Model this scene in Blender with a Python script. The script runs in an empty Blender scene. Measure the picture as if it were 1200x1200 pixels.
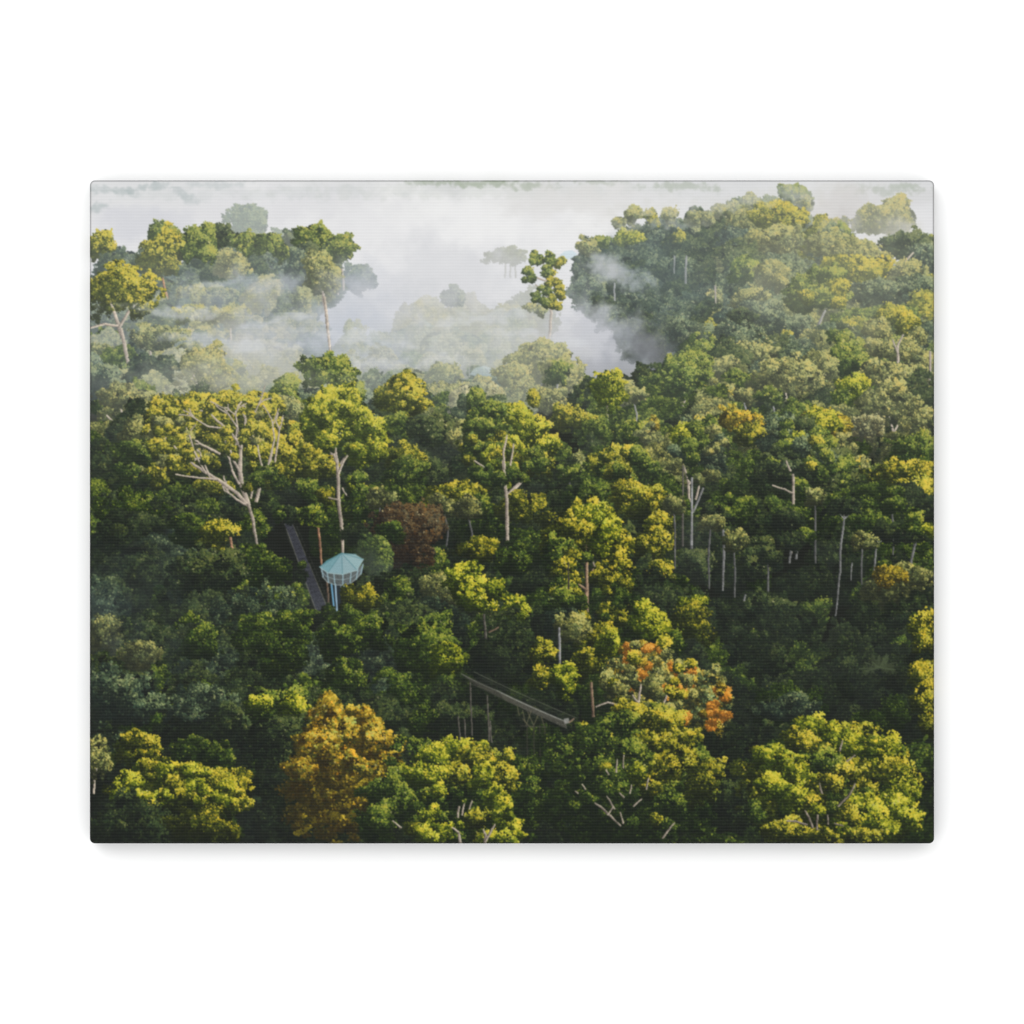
# Stretched canvas print of a misty rainforest, hung flat on a plain white wall (product close-up).
# The only thing in view is the print, so its flat printed picture is drawn in code (numpy, leaf by leaf)
# and laid on the canvas mesh as a colour attribute: no image file is read.
import bpy, math
# ---------------------------------------------------------------------------
# The photograph printed on the canvas: a misty rainforest, drawn leaf by leaf.
# All coordinates below are in the 1200 x 1200 frame of the product picture.
# ---------------------------------------------------------------------------
import numpy as np
K = 1.5
PX0, PX1, PY0, PY1 = 105.2, 1094.8, 211.2, 988.5
W = int(round((PX1 - PX0) * K)); H = int(round((PY1 - PY0) * K))
rng = np.random.default_rng(11)
IMG = np.zeros((H, W, 3), np.float32)
LIGHT = np.array([0.58, -0.72, 0.34]); LIGHT /= np.linalg.norm(LIGHT)

RAMP = {  # shadow, mid, lit, glint
 'Y': ((23, 30, 19), (72, 82, 26), (152, 141, 34), (216, 196, 74)),
 'L': ((25, 35, 18), (75, 91, 25), (150, 149, 34), (218, 204, 74)),
 'A': ((33, 32, 18), (96, 87, 27), (168, 144, 36), (222, 192, 72)),
 'G': ((20, 29, 20), (49, 67, 28), (98, 115, 38), (164, 162, 62)),
 'D': ((20, 26, 22), (38, 50, 32), (62, 77, 40), (100, 108, 56)),
 'B': ((22, 29, 26), (45, 59, 44), (78, 94, 62), (140, 150, 98)),
 'O': ((40, 37, 22), (102, 90, 28), (164, 138, 38), (218, 188, 78)),
 'P': ((38, 40, 32), (92, 94, 62), (150, 146, 92), (216, 206, 148)),
 'V': ((32, 37, 27), (76, 83, 46), (128, 129, 66), (198, 187, 106)),   # olive grey
 'R': ((30, 25, 20), (58, 47, 33), (82, 68, 44), (112, 94, 58)),
}
RAMP = {k: np.array(v, np.float32) / 255 for k, v in RAMP.items()}
FOGC = np.array((205, 208, 210), np.float32) / 255
ITEMS = []
CS = .84

def noise(h, w, cell, oct=4, seed=0, gain=.5):
    r = np.random.default_rng(seed); out = np.zeros((h, w), np.float32); a = 1.; tot = 0.
    for _ in range(oct):
        gh, gw = int(h / cell) + 3, int(w / cell) + 3
        g = r.random((gh, gw)).astype(np.float32)
        y = np.arange(h) / cell; x = np.arange(w) / cell
        yi = y.astype(int); xi = x.astype(int); fy = y - yi; fx = x - xi
        fy = (fy * fy * (3 - 2 * fy))[:, None]; fx = (fx * fx * (3 - 2 * fx))[None]
        A = g[yi][:, xi]; B = g[yi][:, xi + 1]; C_ = g[yi + 1][:, xi]; D_ = g[yi + 1][:, xi + 1]
        out += a * ((A * (1 - fx) + B * fx) * (1 - fy) + (C_ * (1 - fx) + D_ * fx) * fy)
        tot += a; a *= gain; cell = max(2., cell / 2)
    return out / tot

def sstep(a, b, x):
    t = np.clip((x - a) / (b - a), 0, 1); return t * t * (3 - 2 * t)

def ramp(pal, v):
    R = RAMP[pal]; t = np.clip(v, 0, 1) * 3; i = np.minimum(t.astype(int), 2); f = (t - i)[:, None]
    return R[i] * (1 - f) + R[i + 1] * f

def stamp(x, y, z, col, r, ang=None, elong=1.5):
    """paint oriented leaf dabs, far ones first"""
    o = np.argsort(z, kind='stable'); x = x[o]; y = y[o]; col = col[o]
    r = r[o] if isinstance(r, np.ndarray) else np.full(len(x), r)
    if ang is None: ang = rng.random(len(x)) * np.pi
    else: ang = ang[o]
    rm = float(r.max()) if len(r) else 1
    n = max(2, int(np.ceil(rm * 2)))
    g = (np.arange(n) + .5) / n * 2 - 1
    gu, gv = np.meshgrid(g, g); k = gu ** 2 + gv ** 2 <= 1.05; gu = gu[k]; gv = gv[k]
    ca = np.cos(ang) * r * elong ** .5; sa = np.sin(ang) * r * elong ** .5
    cb = -np.sin(ang) * r / elong ** .5; sb = np.cos(ang) * r / elong ** .5
    px = x[:, None] + ca[:, None] * gu + cb[:, None] * gv
    py = y[:, None] + sa[:, None] * gu + sb[:, None] * gv
    ix = np.floor(px).astype(np.int32); iy = np.floor(py).astype(np.int32)
    ok = (ix >= 0) & (ix < W) & (iy >= 0) & (iy < H)
    idx = (iy * W + ix)[ok]
    cc = np.broadcast_to(col[:, None, :], ix.shape + (3,))[ok]
    IMG.reshape(-1, 3)[idx] = cc

def limb_points(pts, jit=.6):
    """pts: (x, y, width) in photo pixels -> dense dabs along and across the limb"""
    P = np.array(pts, float); P[:, 2] = P[:, 2] * .66 + .1; out = []
    if len(P) > 2 or P[-1, 2] < 1.2: P[-1, 2] *= .6
    for a, b in zip(P[:-1], P[1:]):
        L = np.hypot(*(b[:2] - a[:2])) * K; n = max(3, int(L * 1.6))
        t = np.linspace(0, 1, n)
        c = a + (b - a) * t[:, None]
        d = (b[:2] - a[:2]) / (np.hypot(*(b[:2] - a[:2])) + 1e-6); nn = np.array([-d[1], d[0]])
        if nn[0] < 0: nn = -nn                                  # towards the right = the sunny side
        wob = np.sin(t * 5 + rng.random() * 6) * jit * .35
        for s in np.linspace(-.5, .5, max(3, int(P[:, 2].max() * K * 1.5))):
            q = c[:, :2] + nn * (s * c[:, 2:3]) + nn * wob[:, None]
            out.append(np.c_[q, np.full(n, s)])
    return np.concatenate(out)

BARK = {'w': ((98, 88, 80), (214, 198, 178)), 'b': ((70, 58, 48), (176, 146, 118)), 'g': ((84, 86, 88), (176, 174, 172)),
        'd': ((44, 42, 38), (92, 88, 80)), 'r': ((90, 62, 46), (198, 150, 116))}

def twigs(pts, depth=2):
    out = []; P = np.array(pts, float)
    d = P[-1, :2] - P[-2, :2]; L = np.hypot(*d); a = np.arctan2(d[1], d[0]); w = P[-1, 2]
    for i in range(2 + (rng.random() < .5)):
        b = a + rng.normal(0, .5); l = np.clip(L, 8, 22) * rng.uniform(.5, .95); q = P[-1, :2] + (P[-2, :2] - P[-1, :2]) * rng.uniform(0, .35)
        mid = q + np.array([np.cos(b), np.sin(b)]) * l * .5; b += rng.normal(0, .35) - .12 * np.sign(np.cos(b)) * 0
        end = mid + np.array([np.cos(b), np.sin(b)]) * l * .5
        t = [(*q, w * .8), (*mid, w * .62), (*end, w * .45)]; out.append(t)
        if depth > 1: out += twigs(t, depth - 1)
    return out

def limb_dabs(pts, bark, fog=0, light=1, fogc=FOGC, fade=None):
    q = limb_points(pts); n = len(q)
    a, b = (np.array(c, np.float32) / 255 for c in BARK[bark])
    t = np.clip(.5 + q[:, 2] * .9 + rng.normal(0, .16, n), 0, 1)[:, None]
    blot = noise(8, 400, 9, 2, int(rng.integers(1e6)))[3][np.clip((q[:, 1] * 2).astype(int) % 400, 0, 399)]
    col = (a * (1 - t) + b * t) * light * (.72 + .5 * blot[:, None])
    f = np.full(n, fog)
    if fade: f = fog + (fade - fog) * np.clip((q[:, 1] - q[:, 1].min()) / (np.ptp(q[:, 1]) + 1e-3), 0, 1)
    col = col * (1 - f[:, None]) + fogc * f[:, None]
    return (q[:, 0] - PX0) * K, (q[:, 1] - PY0) * K, col.astype(np.float32)

def tree(x, y, rx, ry, pal='G', light=1., fog=0., order=None, n=None, ps=None, leaf=1.5, flat=.75, core=.9, gap=0.,
         limbs=(), bark='w', zf=.25, fogb=None, hue=.5, spots=None, amb=1., sun=1., fogc=FOGC, lf=1., sub=True):
    ITEMS.append((order if order is not None else y + ry, lambda: draw_tree(x, y, rx, ry, pal, light, fog, n, ps, leaf, flat,
                 core, gap, limbs, bark, zf, fogb, hue, spots, amb, sun, fogc, lf, sub)))

def draw_tree(x, y, rx, ry, pal, light, fog, n, ps, leaf, flat, core, gap, limbs, bark, zf, fogb, hue, spots, amb, sun, fogc, lf, sub):
    cx, cy = (x - PX0) * K, (y - PY0) * K; RX, RY = rx * K, ry * K; RZ = (RX + RY) / 2
    m = (RX * RY) ** .5
    cs = (2.5 + (leaf - 1.1) * 4.6) * K * .92 * CS                  # size of a leaf clump
    fg = leaf >= 1.52
    leaf = leaf * (.78 + .6 * max(0., leaf - 1.4))
    if pal in 'YLAGV': light = light * (.99 if fg else 1.07)
    if pal in 'GDB' and light < .75: sun, amb = sun * .72, amb * 1.12
    if pal in 'YLO' and light > .6: sun = sun * 1.12
    # boughs
    lr0 = np.clip((ps or .3) * 1.55, .2, .5)
    nl = int(np.clip(2.3 / lr0 ** 2, 9, 60))
    d = rng.normal(size=(nl * 6, 3)); d /= np.linalg.norm(d, axis=1)[:, None]
    d = d[(d[:, 1] < flat + .15 * rng.normal(size=len(d))) & (d[:, 2] > -.5)][:nl]; nl = len(d)
    lr = lr0 * m * rng.uniform(.5, 1.5, nl); la3 = np.exp(rng.normal(0, .2, (nl, 3))) * np.array([1.05, .95, 1.])
    lc = d * rng.uniform(.25, 1.0, nl)[:, None] ** .7 * np.maximum(np.array([RX, RY, RZ]) - lr[:, None] * .85, .1 * m)
    # clumps on the boughs
    nc = np.maximum(2, (.9 * (lr / cs) ** 2 * (1 - gap) * 1.25).astype(int))
    li = np.repeat(np.arange(nl), nc); nc = len(li)
    e = rng.normal(size=(nc, 3)); e[:, 1] -= .25; e /= np.linalg.norm(e, axis=1)[:, None]
    e[:, 2] = np.where(e[:, 2] < -.2, -e[:, 2], e[:, 2])
    cc_ = lc[li] + e * (lr[li] * rng.uniform(.55, 1.08, nc))[:, None] * la3[li]
    cr = cs * rng.lognormal(-.05, .32, nc)
    cn = e * .42 + d[li] * .42 + rng.normal(0, .28, (nc, 3))
    ns = int((m / cs) ** 2 * 3.4 * (1 - gap)) + 4
    e = rng.normal(size=(ns, 3)); e[:, 1] -= .18; e /= np.linalg.norm(e, axis=1)[:, None]
    e[:, 2] = np.where(e[:, 2] < -.25, -e[:, 2], e[:, 2]); e = e[e[:, 1] < flat + .12]; ns = len(e)
    th = np.arctan2(e[:, 1], e[:, 0]); p4 = rng.random(4) * 6.283
    lob = 1 + .11 * np.sin(2 * th + p4[0]) + .10 * np.sin(3 * th + p4[1]) + .08 * np.sin(5 * th + p4[2]) + .05 * np.sin(9 * th + p4[3])
    sc3 = e * (lob * (1 - .55 * rng.random(ns) ** 2) * .97)[:, None] * np.array([RX, RY, RZ])
    o1, o2 = rng.integers(0, 500, 2); q1 = ((sc3[:, 0] / cs * 4.5 + o1).astype(int)) % 512; q2 = ((sc3[:, 1] / cs * 4.5 + o2).astype(int)) % 512
    kp = WARP[1][0][q2, q1] > -.16; sc3 = sc3[kp]; e = e[kp]; ns = len(e)
    cc_ = np.concatenate([cc_, sc3]); cn = np.concatenate([cn, e * .6 + rng.normal(0, .42, (ns, 3))]); li = np.r_[li, rng.integers(0, nl, ns)]
    cr = np.r_[cr, cs * rng.lognormal(-.15, .4, ns)]; nc = len(li)
    # leaves in the clumps
    la = np.pi * leaf ** 2
    cnt = np.maximum(4, (1.55 * lf * np.pi * cr ** 2 / la).astype(int))
    I = np.repeat(np.arange(nc), cnt); M = len(I)
    g = rng.normal(size=(M, 3)); gl = np.linalg.norm(g, axis=1)[:, None]; g /= gl
    rad = rng.random(M) ** .45 * (1 + .35 * (rng.random(M) < .12))
    pos = cc_[I] + g * (cr[I] * rad)[:, None] * np.array([1.05, .92, 1.])
    nor = g * .72 * rad[:, None] + cn[I] * .75 + rng.normal(0, .34, (M, 3)); nor /= np.linalg.norm(nor, axis=1)[:, None]
    L = LIGHT; u = np.cross(L, [0, 0, 1.]); u /= np.linalg.norm(u); v = np.cross(L, u)
    cell = max(1.5, cs * .55)
    pu = np.floor(pos @ u / cell).astype(int); pv = np.floor(pos @ v / cell).astype(int); dl = pos @ L
    pu -= pu.min(); pv -= pv.min(); wq = pu.max() + 1; q = pv * wq + pu
    md = np.full(int(q.max()) + 1, -1e9); np.maximum.at(md, q, dl)
    lit = 1 - np.clip((md[q] - dl - cs * .6) / (cs * 1.9), 0, .9)
    dif = np.clip(nor @ L * .8 + .22, 0, 1) * (lit * .93 + .07)
    big = np.clip(.56 + .74 * (pos / np.array([RX, RY, RZ])) @ L, .06, 1.25)   # sunny against shady side of the whole crown
    kb = np.clip(m / (42 * K), .18, 1); big = .90 + (big - .88) * (.30 + .68 * kb)
    depth = np.clip(pos[:, 2] / RZ + .4, 0, 1)
    vert = np.clip(.52 - pos[:, 1] / RY * .6, 0, 1); vert = .72 + (vert - .72) * (.2 + .62 * kb)
    out = np.clip(np.linalg.norm(pos / np.array([RX, RY, RZ]), axis=1), 0, 1.1)
    up = np.clip(.55 - nor[:, 1] * .45, 0, 1)
    rim = np.clip(rad, .3, 1.1)
    a = (.07 + .36 * up * (.5 + .5 * depth)) * (.36 + .64 * vert) * (.6 + .4 * out) * (.45 + .55 * rim)
    cj = np.clip(rng.normal(0, .31, nc), -.6, .8)[I]; bj = np.clip(rng.normal(0, .10, nl)[li[I]] + 1.0 * WARP[1][1][np.clip((pos[:, 1] / m * 42 + o1 / 4 + 130).astype(int), 0, 511), np.clip((pos[:, 0] / m * 42 + o2 / 4 + 130).astype(int), 0, 511)], -.5, .45)
    val = (a * amb + .90 * dif * sun * big * (.55 + .45 * vert)) * (1 + cj + bj) * light * 1.1
    val = val * np.exp(rng.normal(0, .35, M)) + .2 * light * (rng.random(M) < .08) * dif
    val = val / (1 + np.clip(val, 0, 9) ** 3) ** (1 / 3.) * 1.04
    col = ramp(pal, val)
    hj = (rng.normal(0, 1, nl)[li[I]] * .04 + rng.normal(0, 1, nc)[I] * .045 + rng.normal(0, .06, M)) * hue
    col = col * (1 + np.c_[hj, hj * .2, -hj * .8])
    gl = (rng.random(M) < .022) & (dif > .35) & (val > .4); col[gl] = col[gl] * .4 + np.array((.86, .81, .60)) * .6 * min(1., light)
    if spots:
        sp, frac = spots; pk = rng.random(nc)[I] < frac
        s = pk & (rng.random(M) < .8)
        col[s] = ramp(sp, np.clip(val[s] * 1.15 + .22, 0, 1))
    ox, oy = rng.integers(0, 512, 2)
    bx = np.zeros(M); by = np.zeros(M)
    for (fx, fy), am, sc_ in ((WARP[0], .30 * min(m, 40), 14. / np.clip(m, 8, 60)), (WARP[1], .55 * min(m, 60), 16. / np.clip(m, 8, 80))):
        jx = ((pos[:, 0] * sc_ + ox).astype(int)) % 1022; jy = ((pos[:, 1] * sc_ + oy).astype(int)) % 1022
        jx = np.minimum(jx, 1022 - jx); jy = np.minimum(jy, 1022 - jy)
        bx += fx[jy, jx] * am; by += fy[jy, jx] * am
    pos[:, 0] += bx; pos[:, 1] += by
    px, py, pz = pos[:, 0] + cx, pos[:, 1] + cy, pos[:, 2]
    R = leaf * rng.uniform(.7, 1.3, M)
    if core > 0:                                                   # shaded inside of the crown
        for k in range(nl):
            q = int(np.pi * lr[k] ** 2 / la * 1.1 * core); th = rng.random(q) * 6.283; rr = np.sqrt(rng.random(q)) * .86 * lr[k]
            ccol = ramp(pal, (.02 + .22 * rng.random(q) ** 2) * light) * .9
            px = np.r_[px, np.cos(th) * rr * 1.05 + lc[k, 0] + cx]; py = np.r_[py, np.sin(th) * rr * .9 + lc[k, 1] + cy]
            pz = np.r_[pz, np.full(q, min(lc[k, 2] - lr[k] * .9, -.25 * RZ) - .2 * RZ)]; col = np.r_[col, ccol]; R = np.r_[R, np.full(q, leaf * 1.2)]
    f = np.full(len(px), float(fog))
    if fogb is not None:
        t = np.clip((py - (cy - RY)) / (2 * RY), 0, 1); f = fog + (fogb - fog) * t ** 1.3
    f = f[:, None]; col = col * (1 - f) + fogc * f
    for lb in limbs:
        bk = bark; lg = 1.
        if isinstance(lb, tuple): lb, bk = lb
        lx, ly, lcol = limb_dabs(lb, bk, fog, min(1.1, .35 + .65 * light), fogc, fogb)
        px = np.r_[px, lx]; py = np.r_[py, ly]; pz = np.r_[pz, np.full(len(lx), zf * RZ)]
        col = np.r_[col, lcol]; R = np.r_[R, np.full(len(lx), .62)]
    stamp(px, py, pz, col.astype(np.float32), R)

def warp_fields():
    return [(noise(512, 512, c, 2, 90 + i) - .5, noise(512, 512, c, 2, 95 + i) - .5) for i, c in enumerate((9, 20))]
WARP = warp_fields()

def trunk(pts, bark='g', order=None, fog=0., light=1., fade=None, fork=0):
    if fork:
        for t in twigs(pts, fork): trunk(t, bark, order - .2 if order else None, fog, light * .92, fade)

    def go():
        x, y, c = limb_dabs(pts, bark, fog, light, FOGC, fade)
        stamp(x, y, np.arange(len(x)), c, .62)
    ITEMS.append((order if order is not None else max(p[1] for p in pts), go))

YY, XX = np.mgrid[0:H, 0:W].astype(np.float32)
XX = XX / K + PX0; YY = YY / K + PY0
def mist(x, y, rx, ry, a, order, col=(214, 217, 220), rot=0., seed=None, cell=60, hard=.55, streak=1.):
    def go():
        s = seed if seed is not None else int(abs(x * 7 + y * 13)) % 9999
        x0 = max(0, int((x - PX0 - rx * 1.6) * K)); x1 = min(W, int((x - PX0 + rx * 1.6) * K))
        y0 = max(0, int((y - PY0 - ry * 1.6) * K)); y1 = min(H, int((y - PY0 + ry * 1.6) * K))
        if x1 <= x0 or y1 <= y0: return
        X = XX[y0:y1, x0:x1] - x; Y = YY[y0:y1, x0:x1] - y
        n0 = noise(y1 - y0, x1 - x0, cell * 1.3, 3, s + 5) - .5; n1 = noise(y1 - y0, x1 - x0, cell * 1.1, 3, s + 9) - .5
        X = X + n0 * cell * .9; Y = Y + n1 * cell * .8
        c, sn = np.cos(rot), np.sin(rot)
        U = (X * c + Y * sn) / rx; V = (-X * sn + Y * c) / ry
        r = np.sqrt(U * U + V * V)
        nz = .65 * noise(y1 - y0, x1 - x0, cell, 6, s, .55) + .35 * noise(y1 - y0, x1 - x0, max(8, cell * .35), 4, s + 3)
        al = np.clip(1.2 - r + (nz - .5) * 2 * hard * 1.5, 0, 1); al = al * al * (3 - 2 * al) * a * (.72 + .56 * nz)
        al *= np.clip(1.5 - r, 0, .5) * 2
        al = np.clip(al, 0, 1)[..., None]
        cc = np.array(col, np.float32) / 255
        IMG[y0:y1, x0:x1] = IMG[y0:y1, x0:x1] * (1 - al) + cc * al
    ITEMS.append((order, go))

def blur(img, s):
    r = int(np.ceil(s * 2.5)); k = np.exp(-np.arange(-r, r + 1) ** 2 / (2 * s * s)); k /= k.sum()
    p = np.pad(img, ((r, r), (0, 0), (0, 0)), 'edge'); o = sum(k[i] * p[i:i + img.shape[0]] for i in range(2 * r + 1))
    p = np.pad(o, ((0, 0), (r, r), (0, 0)), 'edge'); return sum(k[i] * p[:, i:i + img.shape[1]] for i in range(2 * r + 1)).astype(np.float32)
def line(x0, y0, x1, y1, w, col, a=1.):
    """a straight bar of the printed structures, width in photo pixels"""
    d = np.array([x1 - x0, y1 - y0], float); L = np.hypot(*d) + 1e-6; d /= L
    bx0 = max(0, int((min(x0, x1) - PX0 - w - 2) * K)); bx1 = min(W, int((max(x0, x1) - PX0 + w + 3) * K))
    by0 = max(0, int((min(y0, y1) - PY0 - w - 2) * K)); by1 = min(H, int((max(y0, y1) - PY0 + w + 3) * K))
    X = XX[by0:by1, bx0:bx1] - x0; Y = YY[by0:by1, bx0:bx1] - y0
    t = np.clip(X * d[0] + Y * d[1], 0, L)
    ds = np.hypot(X - t * d[0], Y - t * d[1])
    al = (np.clip(w / 2 + .35 - ds, 0, .7) / .7 * a)[..., None]
    IMG[by0:by1, bx0:bx1] = IMG[by0:by1, bx0:bx1] * (1 - al) + np.array(col, np.float32) / 255 * al

def poly(pts, col, a=1., grain=.05):
    P = np.array(pts, float); bx0 = max(0, int((P[:, 0].min() - PX0 - 2) * K)); bx1 = min(W, int((P[:, 0].max() - PX0 + 3) * K))
    by0 = max(0, int((P[:, 1].min() - PY0 - 2) * K)); by1 = min(H, int((P[:, 1].max() - PY0 + 3) * K))
    X = XX[by0:by1, bx0:bx1]; Y = YY[by0:by1, bx0:bx1]; ins = np.full(X.shape, 1e9)
    ar = 0.
    for (xa, ya), (xb, yb) in zip(P, np.roll(P, -1, 0)): ar += xa * yb - xb * ya
    for (xa, ya), (xb, yb) in zip(P, np.roll(P, -1, 0)):
        L = np.hypot(xb - xa, yb - ya) + 1e-6
        ins = np.minimum(ins, ((X - xa) * -(yb - ya) + (Y - ya) * (xb - xa)) / L * np.sign(ar))
    al = (np.clip(ins + .35, 0, .7) / .7 * a)[..., None]
    c = np.array(col, np.float32) / 255 * (1 + rng.normal(0, grain, X.shape + (1,)))
    IMG[by0:by1, bx0:bx1] = IMG[by0:by1, bx0:bx1] * (1 - al) + c * al

KEEP = [(452, 596, 512, 662, 655), (373, 645, 427, 714, 699), (394, 580, 407, 650, 611), (322, 598, 352, 660, 698), (340, 650, 378, 700, 698), (358, 690, 392, 720, 698), (292, 590, 306, 652, 612), (588, 570, 602, 655, 652),
        (536, 785, 600, 825, 906), (590, 805, 676, 860, 906), (800, 540, 828, 640, 641), (843, 610, 852, 690, 676), (922, 555, 934, 650, 597), (978, 600, 992, 715, 676), (1020, 630, 1030, 668, 676), (1062, 632, 1075, 675, 676),
        (683, 690, 693, 750, 862), (706, 476, 717, 504, 512), (266, 628, 278, 652, 669), (370, 616, 380, 648, 693), (1090, 712, 1095, 990, 9e9), (200, 470, 330, 590, 607), (545, 485, 650, 570, 652), (355, 460, 450, 555, 610),
        (880, 490, 1000, 575, 590), (640, 590, 740, 700, 862), (705, 750, 815, 838, 873), (690, 530, 765, 600, 614), (565, 428, 582, 443, 450)]
def clear_of(x0, y0, x1, y1, o):
    return not any(o > k[4] and x0 < k[2] and x1 > k[0] and y0 < k[3] and y1 > k[1] for k in KEEP)
def scatter(x, y, rx, ry, n, pals, light, order, seed, rs=(5, 10), fog=.02, gap=.15, leaf=1.35):
    g = np.random.default_rng(seed)
    for _ in range(n):
        a, q = g.uniform(0, 6.283), np.sqrt(g.random())
        px, py = x + np.cos(a) * q * rx, y + np.sin(a) * q * ry
        l = light * g.uniform(.7, 1.12) * (1.02 - .28 * (py - y) / ry + .10 * (px - x) / rx)
        S = rs[0] * .75 + (rs[1] * 1.25 - rs[0] * .75) * g.random() ** 1.5
        tree(px, py, S, S * g.uniform(.65, 1.3), pals[int(g.integers(len(pals)))], l, fog, order=order + .001 * py, leaf=leaf, n=9, ps=.36, core=.25, gap=gap)

def nowalk(a, b):
    t = np.clip((b - 596) / 120., 0, 1); return not (abs(a - (330 + 50 * t)) < 30 and b > 560) and not (abs(a - 400) < 34 and 625 < b < 690)

def fill(x0, x1, y0, y1, step, r, pals, light, fog, seed, jitter=.7, inside=None, leaf=1.35, asp=(.85, 1.5), flat=.8, fogc=FOGC, amb=1.35, sun=.55):
    g = np.random.default_rng(seed)
    yy = y0
    while yy <= y1:
        xx = x0 + g.random() * step
        while xx <= x1:
            px, py = xx + g.normal() * step * jitter * .5, yy + g.normal() * step * jitter * .5
            if inside is None or inside(px, py):
                t = (py - y0) / max(1, y1 - y0)
                R = r[0] * .8 + (r[1] * 1.25 - r[0] * .8) * g.random() ** 1.6; f = fog[0] + (fog[1] - fog[0]) * t + g.normal() * .02
                A = g.uniform(*asp)
                if not clear_of(px - R, py + R * .4 - R * A * 1.1, px + R, py + R * .4 + R * A, py - 4): xx += step; continue
                tree(px, py + R * .4, R, R * A, pals[int(g.integers(len(pals)))], g.uniform(*light), float(np.clip(f, 0, .95)), leaf=leaf * g.uniform(.9, 1.1),
                     flat=flat, fogc=fogc, amb=amb, sun=sun, order=py - 4, ps=g.uniform(.2, .4))
            xx += step
        yy += step * .6

def background():
    # mist lying over the far valley, and the dark forest floor nearer
    n1 = noise(H, W, 160, 5, 3); n2 = noise(H, W, 60, 4, 5)
    mistc = np.stack([.895 + .09 * (n1 - .5), .895 + .09 * (n1 - .5), .90 + .08 * (n1 - .5)], -1)
    top = sstep(262, 215, YY + (n1 - .5) * 60)[..., None]
    mistc = mistc * (1 - .18 * top) + np.array([.80, .815, .80]) * .18 * top
    floor = np.array((26, 30, 24)) / 255 * (1 + .5 * (n2[..., None] - .5))
    f = sstep(380, 520, YY + (n1 - .5) * 60)[..., None]
    IMG[:] = mistc * (1 - f) + floor * f
ITEMS.append((-1e9, background))
PALE = np.array((214, 217, 217), np.float32) / 255
BLUE = np.array((170, 180, 192), np.float32) / 255
GREY = np.array((196, 202, 200), np.float32) / 255
WARM = np.array((206, 206, 196), np.float32) / 255

# ---- far forest just showing through the mist along the top ---------------------------------
for a in ((165, 220, 34, 5, -.15, .5), (216, 230, 24, 7, .6, .55), (112, 244, 16, 7, -.3, .5), (250, 216, 40, 5, 0, .3), (130, 224, 40, 6, .1, .4)):
    mist(a[0], a[1], a[2], a[3], a[5], 232, (164, 176, 176), rot=a[4], cell=12, hard=.9)
for a in ((560, 214, 60, 5, .6), (620, 216, 34, 6, .6), (500, 214, 30, 4, .4), (700, 214, 30, 4, .35), (1040, 222, 50, 8, .4), (800, 218, 50, 6, .35)):
    mist(a[0], a[1], a[2], a[3], a[4], 237, (150, 162, 140), cell=9, hard=1.1)
mist(560, 252, 240, 40, .8, 236, (238, 238, 237), cell=70)
mist(560, 300, 130, 60, .6, 238, (240, 240, 240), cell=60)
mist(330, 238, 170, 22, .8, 236, (222, 222, 224), cell=60)
mist(170, 262, 90, 22, .75, 250, (212, 213, 218), cell=40)
mist(680, 236, 110, 26, .75, 240, (222, 221, 219), cell=60)
mist(985, 240, 60, 40, .85, 270, (214, 212, 210), cell=40)
mist(1075, 226, 60, 14, .4, 270, (210, 210, 210), cell=40)

mist(215, 375, 190, 66, .95, 300, (158, 166, 172), cell=50, hard=.3)
mist(470, 395, 150, 60, .6, 300, (188, 192, 196), cell=50)
mist(590, 420, 110, 50, .6, 301, (190, 192, 188), cell=50)
fill(120, 385, 305, 345, 20, (14, 22), 'DBD', (.7, .95), (.32, .42), 35, fogc=np.array((150, 162, 172), np.float32) / 255, leaf=1.2)
fill(100, 380, 345, 400, 22, (14, 24), 'BVDB', (.8, 1.05), (.44, .56), 36, fogc=np.array((172, 180, 186), np.float32) / 255, leaf=1.2)
# ---- left ridge ------------------------------------------------------------------------------
tree(288, 260, 29, 23, 'B', 1.25, .68, order=270, leaf=1.1, core=.5, gap=.25, fogc=GREY)
tree(330, 285, 22, 14, 'B', 1., .7, order=272, leaf=1.1, fogc=GREY)
tree(118, 289, 15, 21, 'Y', .95, .10, order=300, ps=.3, n=16, core=.3, leaf=1.2, limbs=([(116, 325, 1.5), (117, 300, 1)],), fogb=.25)
tree(193, 277, 20, 16, 'G', 1.0, .16, order=290, leaf=1.2)
tree(192, 300, 29, 30, 'Y', 1.0, .10, order=345, n=34, ps=.2, core=.7, leaf=1.25, limbs=([(197, 372, 2.6), (195, 345, 2.2), (190, 325, 2)],), bark='r', fogb=.32)
tree(233, 290, 26, 29, 'G', 1.12, .08, order=330, leaf=1.25, flat=.5, fogb=.2)
tree(262, 279, 12, 17, 'D', 1.0, .10, order=306, leaf=1.2)
tree(285, 285, 20, 17, 'G', 1.05, .12, order=308, leaf=1.2, fogb=.2)
tree(318, 292, 21, 17, 'G', 1.05, .14, order=312, leaf=1.2, fogb=.25)
tree(343, 285, 12, 14, 'D', 1., .35, order=300, leaf=1.2)
tree(270, 312, 26, 15, 'V', 1.15, .26, order=336, leaf=1.2, ps=.24, core=.6, limbs=([(271, 342, 2), (270, 318, 1.6)],), fogb=.4)
fill(205, 345, 318, 345, 22, (13, 20), 'BDB', (.7, .95), (.42, .55), 31, fogc=BLUE, leaf=1.2)
tree(306, 348, 24, 27, 'V', 1.05, .48, order=376, leaf=1.2, fogc=WARM, fogb=.62)
tree(250, 352, 26, 15, 'V', 1.0, .45, order=372, leaf=1.2, fogc=BLUE)
tree(225, 350, 20, 18, 'V', 1.05, .4, order=372, leaf=1.2)
mist(320, 330, 44, 24, .55, 380, (196, 200, 208), cell=36)
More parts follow.
